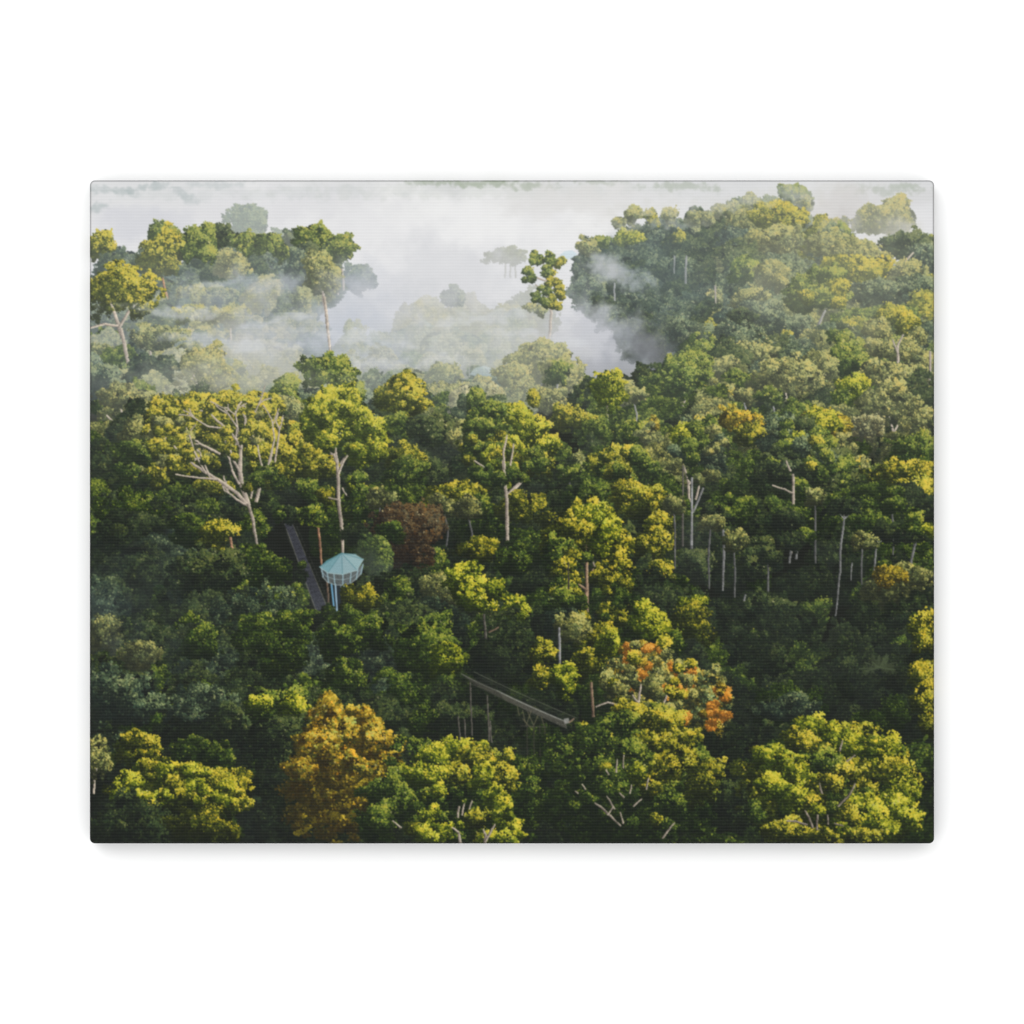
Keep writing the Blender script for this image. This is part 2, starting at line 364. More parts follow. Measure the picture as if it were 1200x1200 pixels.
tree(140, 343, 46, 36, 'Y', 1.0, .06, order=420, n=44, ps=.15, core=.1, gap=.5, leaf=1.25, fogb=.18,
     limbs=([(142, 392, 5), (138, 378, 4), (128, 350, 2), (118, 338, 1.4)], [(140, 384, 3), (150, 366, 2.6), (160, 355, 2)], [(138, 382, 2.4), (122, 380, 2), (106, 384, 1.6)]))
trunk([(142, 385, 4), (147, 410, 5), (156, 455, 4)], 'w', 421, .12, 1.05, fade=.3)
fill(100, 210, 392, 430, 24, (15, 26), 'VBVG', (.85, 1.1), (.28, .36), 33, fogc=BLUE, leaf=1.25, asp=(.6, .9))
tree(185, 398, 30, 18, 'V', 1.1, .28, order=424, leaf=1.25, limbs=([(182, 450, 2), (178, 425, 2), (175, 405, 1.6)],), fogc=BLUE, core=.6)
tree(225, 368, 22, 11, 'Y', .9, .36, order=384, leaf=1.2)
tree(262, 372, 34, 12, 'V', 1.1, .34, order=392, leaf=1.2, fogb=.5, fogc=WARM, limbs=([(272, 420, 1.6), (270, 385, 1.2)],))
fill(200, 345, 390, 430, 26, (14, 24), 'VPV', (.85, 1.1), (.52, .62), 34, fogc=WARM, leaf=1.2)
tree(352, 320, 18, 28, 'B', .8, .22, order=352, leaf=1.2, fogb=.5, fogc=BLUE)
tree(367, 285, 24, 24, 'G', 1.15, .05, order=340, leaf=1.25, fogb=.16, ps=.24)
tree(362, 310, 22, 26, 'D', 1.1, .14, order=341, leaf=1.25, fogb=.3, fogc=BLUE)
tree(400, 295, 17, 22, 'G', 1.0, .12, order=342, leaf=1.2, flat=.6, fogb=.3, limbs=([(403, 340, 1.8), (401, 315, 1.4)], [(396, 345, 1.2), (396, 320, 1.2)]))
tree(378, 326, 25, 29, 'V', 1.05, .10, order=362, gap=.2, core=.4, ps=.18, n=36, leaf=1.2, limbs=([(387, 413, 3.8), (384, 380, 3.6), (379, 350, 3.2), (378, 325, 2)], [(379, 342, 2), (370, 325, 1.2)], [(380, 338, 1.8), (392, 322, 1)]), fogb=.25)
trunk([(380, 348, 3), (383, 375, 3.4), (387, 414, 3.4)], 'w', 440, .08, 1.12, fade=.25)
tree(422, 326, 19, 18, 'B', .95, .58, order=345, leaf=1.2, fogc=BLUE)
tree(350, 352, 14, 14, 'V', 1., .42, order=362, leaf=1.2, fogc=BLUE)
mist(350, 400, 120, 50, .62, 432, (194, 199, 208), cell=60)
mist(290, 395, 60, 34, .35, 432, (206, 206, 204), cell=40)
mist(412, 372, 50, 60, .8, 400, (198, 203, 210), cell=40)
mist(440, 350, 70, 50, .5, 400, (204, 207, 214), cell=50)
mist(250, 345, 60, 22, .35, 400, (170, 180, 195), cell=30)

# ---- mist valley in the middle ---------------------------------------------------------------
tree(590, 300, 24, 9, 'B', .9, .80, order=320, leaf=1.1, fogc=WARM, limbs=([(592, 325, .9), (592, 303, .9)], [(598, 325, .9), (598, 303, .9)], [(604, 325, .9), (604, 305, .9)]), bark='g')
tree(531, 350, 11, 14, 'B', .95, .42, order=370, leaf=1.15, fogb=.6)
fill(480, 620, 365, 400, 22, (13, 24), 'VBPV', (.9, 1.2), (.80, .78), 41, fogc=WARM, leaf=1.15)
fill(400, 640, 400, 440, 25, (14, 26), 'VBVP', (.9, 1.2), (.74, .64), 42, fogc=GREY, leaf=1.2)
mist(520, 330, 110, 60, .62, 436, (214, 215, 218), cell=60)
mist(440, 420, 60, 34, .5, 440, (196, 201, 208), cell=40)
mist(540, 395, 100, 40, .4, 441, (208, 210, 210), cell=40)
tree(632, 425, 40, 20, 'V', 1.1, .42, order=452, leaf=1.2, fogc=WARM)
tree(655, 440, 22, 30, 'V', 1.15, .30, order=470, leaf=1.2, fogc=WARM, fogb=.3, limbs=([(652, 470, 1.6), (652, 445, 1.4)],))
tree(601, 443, 22, 16, 'V', 1.0, .42, order=460, leaf=1.2, fogc=WARM)
tree(541, 470, 16, 22, 'P', 1.0, .34, order=492, leaf=1.2, fogc=WARM)
tree(577, 464, 12, 16, 'P', 1.05, .30, order=482, leaf=1.2, fogc=WARM)
tree(520, 440, 20, 18, 'V', .95, .5, order=460, leaf=1.2, fogc=GREY)
tree(560, 455, 18, 12, 'V', .9, .42, order=470, leaf=1.2)
def far_roof():
    poly([(550, 438), (556, 431), (567, 428), (577, 432), (581, 437), (574, 441), (560, 442)], (200, 212, 214), .62, .02)
    line(550, 439, 581, 439, 1, (150, 168, 176), .5); line(558, 443, 574, 443, 2.4, (160, 166, 168), .5)
    line(549.5, 424, 549.5, 441, 1, (190, 190, 185), .7)
ITEMS.append((450, far_roof))
def hill_roof():
    poly([(655, 299), (661, 294), (670, 293), (676, 297), (671, 303), (660, 304)], (198, 220, 228), .65, .02)
ITEMS.append((285, hill_roof))

# lone emergent standing in the mist
trunk([(652, 312, 2), (642, 345, 2.4), (646, 368, 3), (644, 392, 3), (641, 412, 2.6)], 'w', 440, .12, 1.1, fade=.5)
trunk([(640, 312, 1.6), (641, 345, 2)], 'w', 440, .2, 1.1)
for i, (x, y, rx, ry, n_) in enumerate(((640, 303, 17, 6, 9), (629, 310, 8, 6, 5), (653, 308, 8, 4, 4), (618, 322, 9, 7, 6), (632, 343, 12, 12, 9), (651, 347, 10, 13, 10), (648, 328, 8, 9, 6), (640, 318, 8, 4, 4), (655, 362, 4, 4, 2), (640, 356, 6, 4, 3))):
    scatter(x, y, rx, ry, n_, 'Y' if x > 644 else 'G', .8 if x > 644 else .8, 441, 400 + i, (2, 4.2), .14, .35, 1.12)
for t in ([(644, 350, 1.4), (634, 340, 1), (628, 334, .8)], [(643, 345, 1.2), (652, 335, .8)], [(641, 330, 1.2), (626, 324, .8), (616, 322, .8)], [(641, 315, 1), (634, 306, .8)], [(642, 318, 1), (652, 309, .8)]): trunk(t, 'w', 440.5, .12, .9)
tree(622, 360, 6, 7, 'V', .9, .4, order=440, leaf=1.1); tree(634, 366, 5, 7, 'V', .95, .35, order=440, leaf=1.1)

fill(190, 520, 436, 470, 24, (15, 24), 'VBVP', (.85, 1.05), (.46, .36), 37, fogc=GREY, leaf=1.25)
fill(500, 640, 446, 474, 24, (14, 22), 'VBV', (.8, 1.0), (.42, .34), 38, fogc=GREY, leaf=1.25)
# ---- right hill --------------------------------------------------------------------------------
def hill_edge(px):
    return float(np.interp(px, [668, 690, 712, 740, 800, 850, 880, 925, 955, 985, 1020, 1060, 1100], [312, 284, 268, 258, 258, 248, 240, 236, 268, 285, 300, 295, 285]))
def hill_body():
    e = np.interp(XX[0], [668, 690, 712, 740, 800, 850, 880, 925, 955, 985, 1020, 1060, 1100], [312, 284, 268, 258, 258, 248, 240, 236, 268, 285, 300, 295, 285]).astype(np.float32)[None]
    lo = np.interp(XX[0], [668, 700, 760, 800, 850, 1100], [300, 345, 392, 430, 480, 480]).astype(np.float32)[None]
    nz = (noise(H, W, 24, 3, 77) - .5) * 16
    a = sstep(6, 16, YY - e + nz) * sstep(10, -10, YY - lo + nz); a = a[..., None]
    IMG[:] = IMG[:] * (1 - a) + np.array((76, 88, 84), np.float32) / 255 * (1 + .3 * (noise(H, W, 10, 3, 78)[..., None] - .5)) * a
ITEMS.append((239, hill_body))
def hill_low(px):
    return float(np.interp(px, [668, 700, 760, 800, 850, 1100], [318, 360, 405, 425, 440, 440]))
fill(668, 1100, 240, 430, 21, (11, 22), 'BDBD', (.46, .78), (.26, .16), 51, inside=lambda a, b: hill_edge(a) + 6 < b < hill_low(a) and a < 870, leaf=1.25, fogc=BLUE, flat=.5)
fill(840, 1100, 240, 440, 30, (16, 32), 'VBGDY', (.65, 1.0), (.26, .12), 52, inside=lambda a, b: hill_edge(a) + 4 < b, leaf=1.25, fogc=GREY)
for (x, y, rx, ry, p, l, f) in ((688, 290, 13, 12, 'V', 1.1, .24), (706, 283, 8, 9, 'G', 1.1, .2), (724, 262, 7, 7, 'V', 1., .3), (737, 279, 16, 10, 'L', .95, .22), (744, 257, 13, 13, 'V', 1.1, .24),
        (763, 258, 9, 13, 'Y', .95, .2), (784, 257, 9, 13, 'V', 1.1, .3), (796, 278, 10, 9, 'Y', .9, .22), (812, 258, 11, 12, 'V', .95, .28), (830, 257, 9, 10, 'V', 1.05, .3),
        (847, 247, 13, 10, 'V', 1.1, .32), (862, 246, 10, 10, 'V', 1., .34), (880, 240, 15, 11, 'V', 1.1, .3), (930, 228, 21, 12, 'G', 1.1, .24), (944, 240, 10, 12, 'V', 1., .3)):
    tree(x, y, rx, ry, p, l, f, order=y + 20, leaf=1.15, core=.7, gap=.1, ps=.3, fogb=f + .04, fogc=GREY)
tree(872, 262, 21, 19, 'V', 1.0, .22, leaf=1.25, fogc=GREY)
tree(915, 256, 34, 23, 'Y', .92, .24, order=285, leaf=1.25, fogc=WARM, flat=.5)
tree(905, 282, 34, 18, 'V', 1.0, .22, order=302, leaf=1.25, fogc=WARM, gap=.15, core=.7)
tree(1040, 256, 34, 25, 'V', 1.1, .42, order=284, leaf=1.25, fogc=WARM, fogb=.55)
tree(1015, 262, 16, 18, 'V', .95, .5, order=282, leaf=1.2, fogc=WARM)
tree(982, 276, 18, 14, 'G', .95, .3, order=292, leaf=1.25, fogc=WARM)
mist(1062, 270, 34, 22, .6, 291, (216, 214, 208), cell=30)
mist(985, 262, 34, 20, .5, 291, (205, 202, 200), cell=30)
tree(1066, 290, 30, 17, 'D', 1.15, .2, order=306, leaf=1.25, fogc=GREY)
tree(1085, 305, 24, 22, 'B', 1.0, .2, order=320, leaf=1.25)
tree(970, 288, 30, 16, 'V', 1.05, .2, order=305, leaf=1.25, fogc=WARM)
tree(1000, 300, 38, 18, 'V', 1.0, .18, order=320, leaf=1.25, fogc=WARM)
tree(1010, 316, 46, 17, 'Y', .92, .16, order=335, leaf=1.25, fogc=WARM, flat=.6)
tree(1062, 322, 26, 18, 'V', 1.05, .18, order=336, leaf=1.25, limbs=([(1066, 340, 2), (1064, 318, 1.6)], [(1056, 312, 1.4), (1070, 296, 1.2)]))
tree(1075, 340, 28, 16, 'B', .9, .14, order=352, leaf=1.25)
tree(873, 318, 18, 20, 'G', .95, .18, order=338, leaf=1.25, fogc=GREY, flat=.6)
tree(905, 325, 22, 18, 'V', .9, .2, order=342, leaf=1.25, fogc=GREY)
tree(882, 350, 24, 14, 'V', .92, .16, order=362, leaf=1.25)
tree(956, 345, 38, 33, 'G', .9, .10, order=385, leaf=1.35, ps=.19, n=44, limbs=([(952, 402, 4), (960, 378, 3), (968, 362, 2)], [(955, 395, 2.2), (975, 385, 1.4)], [(958, 385, 2), (966, 380, 1.4)]), bark='g', flat=.5, core=.8, fogb=.14)
for (x, y, rx, ry, p, l) in ((972, 322, 18, 10, 'G', 1.05), (982, 338, 12, 12, 'Y', .85), (985, 355, 10, 8, 'Y', .9), (943, 348, 8, 8, 'Y', .8)):
    tree(x, y, rx, ry, p, l, .10, order=386, leaf=1.3, ps=.3)
tree(1030, 345, 34, 18, 'B', .9, .14, order=370, leaf=1.3)
tree(890, 368, 28, 18, 'B', 1.0, .17, order=388, leaf=1.3, flat=.5)
tree(925, 385, 24, 17, 'B', .92, .15, order=402, leaf=1.3, flat=.5)
tree(860, 396, 24, 20, 'B', .95, .14, order=416, leaf=1.3, flat=.5)
tree(838, 350, 10, 10, 'V', .9, .2, order=362, leaf=1.2); trunk([(838, 335, 1.5), (838, 364, 2)], 'w', 363, .2, .9)
tree(802, 392, 20, 18, 'B', .8, .16, order=410, leaf=1.3)
trunk([(804, 300, 1.6), (803, 332, 2)], 'g', 345, .25, .9); trunk([(790, 300, 1.2), (790, 320, 1.2)], 'g', 345, .3, .8); trunk([(720, 332, 1.2), (720, 352, 1.6)], 'g', 372, .35, .9)
fill(692, 800, 330, 385, 18, (10, 16), 'DBB', (.75, 1.0), (.30, .26), 53, inside=lambda a, b: b > 318 + (a - 690) * .2 and b < 372 + (a - 700) * .25, leaf=1.2, fogc=BLUE)
mist(730, 322, 42, 17, .78, 392, (186, 190, 194), rot=.42, cell=24, hard=.7)
mist(705, 312, 20, 22, .55, 392, (200, 202, 204), cell=22)
mist(768, 318, 80, 62, .26, 431, (92, 112, 118), cell=50, hard=.35)
mist(690, 395, 70, 52, .80, 432, (196, 198, 204), rot=.3, cell=46)
mist(745, 402, 46, 34, .62, 433, (140, 144, 154), rot=.3, cell=40)
mist(768, 412, 26, 30, .60, 434, (96, 98, 104), cell=30)
mist(700, 436, 54, 22, .6, 446, (160, 162, 170), cell=40)
mist(640, 360, 60, 70, .30, 436, (206, 208, 212), cell=50)
mist(620, 405, 60, 34, .45, 448, (206, 206, 206), cell=40)

mist(870, 234, 170, 12, .4, 300, (216, 216, 212), rot=-.1, cell=20, hard=.9); mist(760, 262, 60, 8, .3, 300, (214, 215, 214), cell=16, hard=.9)
# ---- middle band, right ------------------------------------------------------------------------
fill(740, 1100, 400, 470, 31, (16, 34), 'VGBD', (.6, .95), (.14, .08), 61, leaf=1.35, fogc=GREY, inside=lambda a, b: b > 455 - (a - 740) * .6)
fill(680, 1100, 462, 560, 32, (17, 36), 'GDDV', (0.4, 0.72), (.07, .03), 62, leaf=1.35)
tree(795, 443, 37, 25, 'G', 1.0, .10, order=472, leaf=1.35, fogc=GREY, limbs=([(800, 478, 1.6), (806, 455, 1.4)],))
tree(838, 430, 30, 18, 'V', 1.0, .16, order=452, leaf=1.3, fogc=GREY)
tree(885, 415, 30, 14, 'V', .95, .12, order=432, leaf=1.3)
tree(920, 447, 40, 29, 'V', 1.12, .10, order=478, leaf=1.35, fogc=WARM, flat=.4, limbs=([(922, 490, 2), (921, 460, 1.6)],))
tree(872, 452, 22, 18, 'G', .8, .08, order=472, leaf=1.35)
tree(968, 432, 16, 18, 'V', .9, .1, order=455, leaf=1.3); tree(1000, 430, 30, 20, 'G', .72, .08, order=454, leaf=1.3)
for (x, y, rx, ry, l) in ((1028, 388, 17, 15, .92), (1063, 382, 13, 15, 1.0), (1075, 395, 12, 12, .95), (1030, 410, 18, 13, .85), (1062, 415, 16, 14, .9), (1078, 424, 12, 16, .85), (1045, 372, 22, 10, .7)):
    tree(x, y, rx, ry, 'V' if y > 385 else 'Y', l, .08, order=440 + y * .01, leaf=1.3, ps=.3, fogc=WARM, flat=.5)
trunk([(1052, 428, 2.4), (1052, 405, 2), (1058, 392, 1.5)], 'w', 446, .1, 1.0); trunk([(1051, 412, 1.6), (1046, 398, 1.2)], 'w', 446, .1, 1.0)
trunk([(1090, 412, 1.8), (1089, 450, 2)], 'w', 462, .1, .9)
tree(1040, 440, 46, 18, 'V', .85, .08, order=461, leaf=1.35)
tree(998, 461, 21, 20, 'L', .78, .04, order=484, leaf=1.35); tree(985, 470, 12, 12, 'G', .8, .04, order=486, leaf=1.35)
tree(1040, 478, 36, 34, 'V', 1.0, .08, order=515, leaf=1.35, gap=.2, core=.75, ps=.19, fogc=GREY, limbs=([(1050, 520, 2), (1044, 495, 1.6), (1036, 478, 1)], [(1046, 508, 1.4), (1058, 488, 1)], [(1035, 520, 1.4), (1030, 480, 1)]))
tree(1072, 492, 18, 24, 'V', 1.0, .06, order=518, leaf=1.35, gap=.2, core=.7); tree(1052, 458, 12, 14, 'V', 1., .06, order=519, leaf=1.3)
tree(1012, 500, 20, 20, 'P', .78, .04, order=520, leaf=1.35, gap=.3, core=.6)
tree(1075, 525, 30, 18, 'G', .85, .03, order=544, leaf=1.4)
tree(712, 458, 19, 26, 'L', .86, .02, order=512, leaf=1.35, n=30, ps=.24, core=.7, limbs=([(711, 504, 2), (712, 476, 1.8)],), gap=.1)
tree(734, 462, 12, 18, 'V', .9, .18, order=490, leaf=1.3)
tree(670, 492, 27, 16, 'Y', .62, .06, order=512, leaf=1.35); tree(640, 470, 22, 16, 'V', .85, .2, order=490, leaf=1.3)
tree(625, 468, 7, 11, 'Y', .85, .05, order=500, leaf=1.3)
tree(700, 505, 26, 14, 'G', .7, .05, order=522, leaf=1.4)
tree(750, 512, 26, 18, 'G', .9, .03, order=532, leaf=1.4); tree(767, 497, 5, 9, 'A', .8, .05, order=533, leaf=1.2); tree(762, 520, 14, 20, 'V', .62, .06, order=535, leaf=1.3, gap=.3, core=.5)
tree(845, 460, 18, 14, 'V', .9, .1, order=476, leaf=1.3, spots=('A', .25))
tree(866, 492, 27, 16, 'A', .9, .02, order=522, leaf=1.4, flat=.5, hue=1); tree(880, 510, 22, 14, 'Y', .6, .02, order=526, leaf=1.4)
tree(820, 525, 33, 33, 'B', .95, .03, order=566, leaf=1.35, gap=.15, core=.7, ps=.2, limbs=([(808, 590, 2.4), (806, 562, 2.2), (801, 545, 1.6)], [(807, 568, 2), (820, 548, 1.4)], [(815, 585, 2), (823, 555, 1.4)]), zf=.6)
tree(802, 508, 14, 12, 'L', .95, .02, order=567, leaf=1.35); tree(826, 498, 14, 13, 'V', 1.0, .03, order=566.5, leaf=1.3, spots=('A', .3))
trunk([(800, 545, 1.6), (800, 640, 1.8)], 'd', 640, .05, 1.1); trunk([(811, 560, 2), (810, 640, 2.6)], 'g', 641, .05, .95); trunk([(824, 572, 2), (812, 600, 2.2)], 'g', 640, .05, .8)
tree(965, 507, 30, 32, 'A', .8, .02, order=540, leaf=1.4, flat=.5, ps=.22, hue=.6)
tree(960, 500, 22, 22, 'L', .72, .02, order=541, leaf=1.4, flat=.2); tree(990, 520, 13, 18, 'V', .95, .03, order=542, leaf=1.35)
tree(925, 520, 34, 32, 'B', 1.05, .02, order=572, leaf=1.4, ps=.2, flat=.55); tree(912, 548, 26, 26, 'D', 1.2, .03, order=573, leaf=1.4); tree(950, 545, 24, 26, 'G', .68, .02, order=574, leaf=1.4)
tree(980, 552, 22, 28, 'D', 1.45, .02, order=580, leaf=1.4, ps=.24); tree(965, 570, 20, 26, 'D', 1.2, .02, order=590, leaf=1.4)
trunk([(929, 556, 3), (930, 585, 3.2), (927, 650, 3)], 'w', 596, .02, .92); trunk([(929, 578, 1.8), (918, 573, 1.6), (905, 569, 1.2)], 'w', 597, .02, .9); trunk([(926, 552, 2), (921, 540, 1.6)], 'w', 597, .02, .9)
tree(1008, 548, 12, 16, 'V', .85, .04, order=572, leaf=1.3, spots=('A', .25))
tree(1062, 562, 46, 24, 'Y', .62, .02, order=590, leaf=1.45, flat=.6, asp=1) if False else tree(1062, 562, 46, 24, 'Y', .66, .02, order=590, leaf=1.45, flat=.6)
tree(1075, 580, 28, 18, 'Y', .85, .02, order=604, leaf=1.45); tree(1030, 590, 34, 24, 'G', .55, .02, order=612, leaf=1.45)

# ---- middle band, left -------------------------------------------------------------------------
fill(100, 560, 440, 520, 32, (18, 36), 'VGBD', (0.5, 0.85), (.20, .06), 63, leaf=1.35, fogc=BLUE, inside=lambda a, b: b > 466 or a < 190)
tree(118, 450, 24, 24, 'B', 1., .26, order=470, leaf=1.3, fogc=BLUE)
tree(235, 432, 34, 29, 'V', 1.1, .26, order=464, leaf=1.2, gap=.2, core=.5, fogc=WARM, fogb=.36, limbs=([(236, 462, 2), (230, 446, 1.8), (220, 441, 1.2)], [(238, 462, 1.4), (238, 446, 1)], [(233, 455, 1.4), (226, 437, 1)]), zf=.8)
for a in ((200, 366, 80, 7, .5, .06), (330, 376, 60, 6, .5, -.1), (270, 402, 90, 8, .5, .08), (470, 426, 100, 9, .45, -.04), (640, 396, 70, 7, .5, .1), (420, 396, 70, 8, .5, .12), (560, 372, 70, 7, .45, -.08), (250, 332, 40, 5, .45, -.1)):
    mist(a[0], a[1], a[2], a[3], a[4], 440.2, (216, 219, 222), rot=a[5], cell=26, hard=.8)
mist(560, 224, 280, 10, .14, 237, (176, 184, 172), cell=14, hard=1.)
mist(300, 226, 190, 10, .16, 237, (184, 192, 190), cell=14, hard=1.)
mist(300, 440, 80, 20, .35, 468, (190, 192, 186), cell=30)
tree(150, 468, 36, 14, 'V', .8, .16, order=500, leaf=1.3, flat=.6, limbs=([(152, 515, 2.2), (149, 492, 2), (142, 480, 1.2)], [(150, 508, 1.6), (135, 497, 1.6), (125, 487, 1.2)], [(153, 505, 1.4), (162, 490, 1)], [(160, 522, 2), (140, 512, 1.8), (122, 499, 1.4)]), zf=.9, core=.5)
tree(165, 480, 20, 12, 'V', 1., .14, order=501, leaf=1.3)
trunk([(152, 512, 2.4), (149, 492, 2), (142, 482, 1.2)], 'w', 502, .1, 1.); trunk([(160, 521, 2), (140, 511, 2), (123, 499, 1.6)], 'w', 502, .1, 1.); trunk([(150, 508, 1.6), (135, 497, 1.6), (125, 487, 1.2)], 'w', 502, .1, 1.)
tree(385, 438, 32, 27, 'G', 1.12, .03, order=480, leaf=1.4, flat=.55, ps=.2); tree(410, 462, 18, 16, 'G', .95, .06, order=484, leaf=1.35)
tree(334, 466, 18, 29, 'G', 1.1, .06, order=500, leaf=1.35, flat=.8, ps=.26); tree(338, 480, 14, 20, 'V', .95, .1, order=501, leaf=1.3)
tree(470, 476, 37, 31, 'Y', .80, .03, order=512, leaf=1.4, ps=.2, core=.75, flat=.5)
tree(512, 507, 30, 26, 'D', 1.3, .02, order=536, leaf=1.4, ps=.2, flat=.5); tree(540, 512, 14, 18, 'V', .9, .04, order=538, leaf=1.35)
tree(450, 510, 30, 24, 'G', .6, .03, order=530, leaf=1.4); tree(560, 480, 14, 20, 'G', .8, .06, order=505, leaf=1.35)
fill(100, 640, 520, 640, 33, (17, 40), 'DGDD', (0.3, 0.62), (.05, .02), 64, leaf=1.45, inside=nowalk)
# the great pale-limbed tree
GT = dict(zf=.35, bark='w')
tree(215, 508, 62, 40, 'V', .92, .05, order=598, leaf=1.35, gap=.15, core=.75, ps=.16, n=56, flat=.5)
tree(285, 498, 56, 46, 'Y', .84, .05, order=599, leaf=1.35, gap=.18, core=.6, ps=.16, n=56, flat=.6)
tree(230, 490, 55, 32, 'Y', .78, .05, order=600, leaf=1.35, gap=.1, core=.5, ps=.18, n=50, flat=.5)
tree(180, 530, 38, 22, 'G', .85, .05, order=600.5, leaf=1.35, ps=.22, core=.5)
tree(325, 540, 26, 34, 'Y', .72, .03, order=601, leaf=1.35, ps=.22, core=.6)
tree(205, 512, 24, 13, 'Y', .86, .06, order=602, leaf=1.35)
for l in ([(291, 592, 6), (283, 567, 7), (281, 552, 6), (282, 530, 4), (284, 510, 2.6), (288, 500, 1.8)], [(290, 592, 5), (278, 578, 4.6), (255, 562, 4), (240, 553, 3.6), (228, 545, 2.6), (214, 533, 2), (204, 523, 1.4)],
          [(281, 553, 3), (274, 540, 2.2), (270, 528, 1.6)], [(283, 526, 3), (276, 514, 2.6), (266, 502, 2.4), (254, 493, 1.6), (248, 486, 1)], [(280, 567, 2.4), (272, 552, 2), (270, 542, 1.2)],
          [(300, 588, 4.4), (305, 568, 4.4), (310, 552, 3), (317, 538, 2.4), (319, 528, 1.4)], [(258, 532, 2.2), (246, 526, 2), (233, 519, 1.4)], [(284, 511, 2), (294, 505, 1.8), (298, 509, 1.2)],
          [(310, 556, 2), (305, 540, 1.4), (302, 522, 1)], [(294, 584, 2), (297, 568, 1.6), (303, 560, 1)], [(287, 591, 2.4), (278, 586, 2), (266, 576, 1.6)], [(322, 545, 1.6), (325, 520, 1.4), (328, 500, 1)],
          [(246, 560, 1.6), (240, 545, 1.2), (236, 535, .8)], [(276, 514, 1.6), (278, 500, 1.2), (276, 482, .8)]):
    trunk(l, 'w', 608.05, .04, .98, fork=2 if l[-1][2] < 2 else 0)
for (x, y, rx, ry, l) in ((262, 515, 16, 9, .9), (240, 540, 16, 8, .8), (300, 515, 10, 14, .85), (226, 505, 20, 10, .9), (320, 565, 14, 12, .75), (270, 475, 24, 14, 1.0), (300, 480, 18, 20, 1.0), (190, 520, 22, 9, .85), (250, 570, 22, 12, .6)):
    tree(x, y, rx, ry, 'Y', l, .05, order=607, leaf=1.3, gap=.3, core=0, ps=.26, n=18)
trunk([(291, 590, 4), (297, 612, 4), (299, 630, 3.4), (304, 650, 3)], 'w', 612, .02, .85)
fill(165, 300, 590, 640, 26, (14, 22), 'GDG', (.5, .75), (.02, .02), 65, leaf=1.45, inside=nowalk)
scatter(240, 512, 86, 44, 34, 'YYYV', .78, 607.4, 301, (5, 12), .05, .3)
scatter(240, 515, 80, 40, 12, 'Y', .82, 608.2, 321, (3, 7), .05, .4)
for q in ([(283, 526, 2), (278, 500, 1.2), (262, 478, .8)], [(284, 510, 2), (296, 488, 1.2), (306, 468, .8)], [(255, 562, 2), (232, 560, 1.4), (206, 556, .8)], [(266, 502, 1.6), (244, 500, 1.1), (222, 486, .7)], [(315, 540, 1.6), (322, 515, 1.1), (318, 490, .7)], [(240, 553, 1.6), (228, 530, 1.1), (222, 510, .7)]):
    trunk(q, 'w', 608.1, .05, .92, fork=1)
scatter(310, 555, 26, 30, 12, 'YG', .62, 607.5, 302, (6, 11), .03, .2)
scatter(175, 540, 40, 22, 12, 'GVY', .7, 607.5, 303, (6, 12), .05, .2)
# the bright round-crowned tree behind the tower
tree(352, 535, 26, 30, 'Y', .7, .02, order=600, leaf=1.4, core=.6)
tree(398, 492, 42, 38, 'L', .84, .02, order=606, leaf=1.45, ps=.2, n=46, core=.6, limbs=([(396, 560, 4), (395, 540, 3.4), (392, 520, 2)], [(395, 548, 2.6), (408, 532, 2.2), (410, 528, 1.6)], [(396, 552, 2), (388, 530, 2), (386, 515, 1.2)], [(375, 520, 1.6), (360, 514, 1.2)]), flat=.45)
for (x, y, rx, ry, p, l) in ((436, 508, 20, 22, 'L', .76), (425, 535, 22, 16, 'L', .7), (375, 505, 22, 18, 'L', .74), (400, 470, 26, 16, 'L', .92), (376, 478, 20, 18, 'L', .82), (383, 518, 12, 9, 'L', .82), (442, 530, 12, 14, 'L', .8)):
    tree(x, y, rx, ry, p, l, .02, order=608, leaf=1.4, ps=.28, core=.5, gap=.05)
tree(374, 550, 22, 16, 'Y', .68, .03, order=609, leaf=1.4, gap=.15, core=.5); tree(413, 566, 9, 11, 'L', .74, .02, order=610, leaf=1.4); tree(380, 588, 9, 8, 'L', .58, .02, order=610, leaf=1.4)
trunk([(395, 538, 2.8), (396, 560, 4.2), (397, 590, 4.6), (400, 615, 4.8), (402, 650, 5)], 'w', 611, .02, .92); trunk([(396, 556, 2.4), (402, 542, 2.4), (409, 530, 2)], 'w', 611, .02, .95); trunk([(395, 545, 2), (391, 532, 2)], 'w', 611, .02, .95)
trunk([(401, 572, 1.2), (407, 582, 1)], 'w', 611, .02, .9); trunk([(396, 586, 1.4), (385, 583, 1.2)], 'w', 611, .02, .9)
tree(425, 590, 22, 24, 'G', .62, .02, order=612, leaf=1.4, spots=('L', .12))
tree(478, 545, 26, 24, 'Y', .70, .02, order=588, leaf=1.4); tree(470, 575, 34, 34, 'G', .60, .02, order=600, leaf=1.45)
tree(528, 588, 32, 32, 'Y', .52, .02, order=614, leaf=1.45, spots=('L', .1)); tree(500, 560, 20, 24, 'D', 1., .02, order=585, leaf=1.45)
tree(480, 630, 38, 40, 'R', 1.05, .02, order=655, leaf=1.45, hue=1.2); tree(455, 622, 18, 14, 'G', .5, .02, order=656, leaf=1.4); tree(505, 615, 14, 24, 'R', .8, .02, order=650, leaf=1.4)
tree(440, 655, 22, 26, 'G', .6, .10, order=672, leaf=1.35)
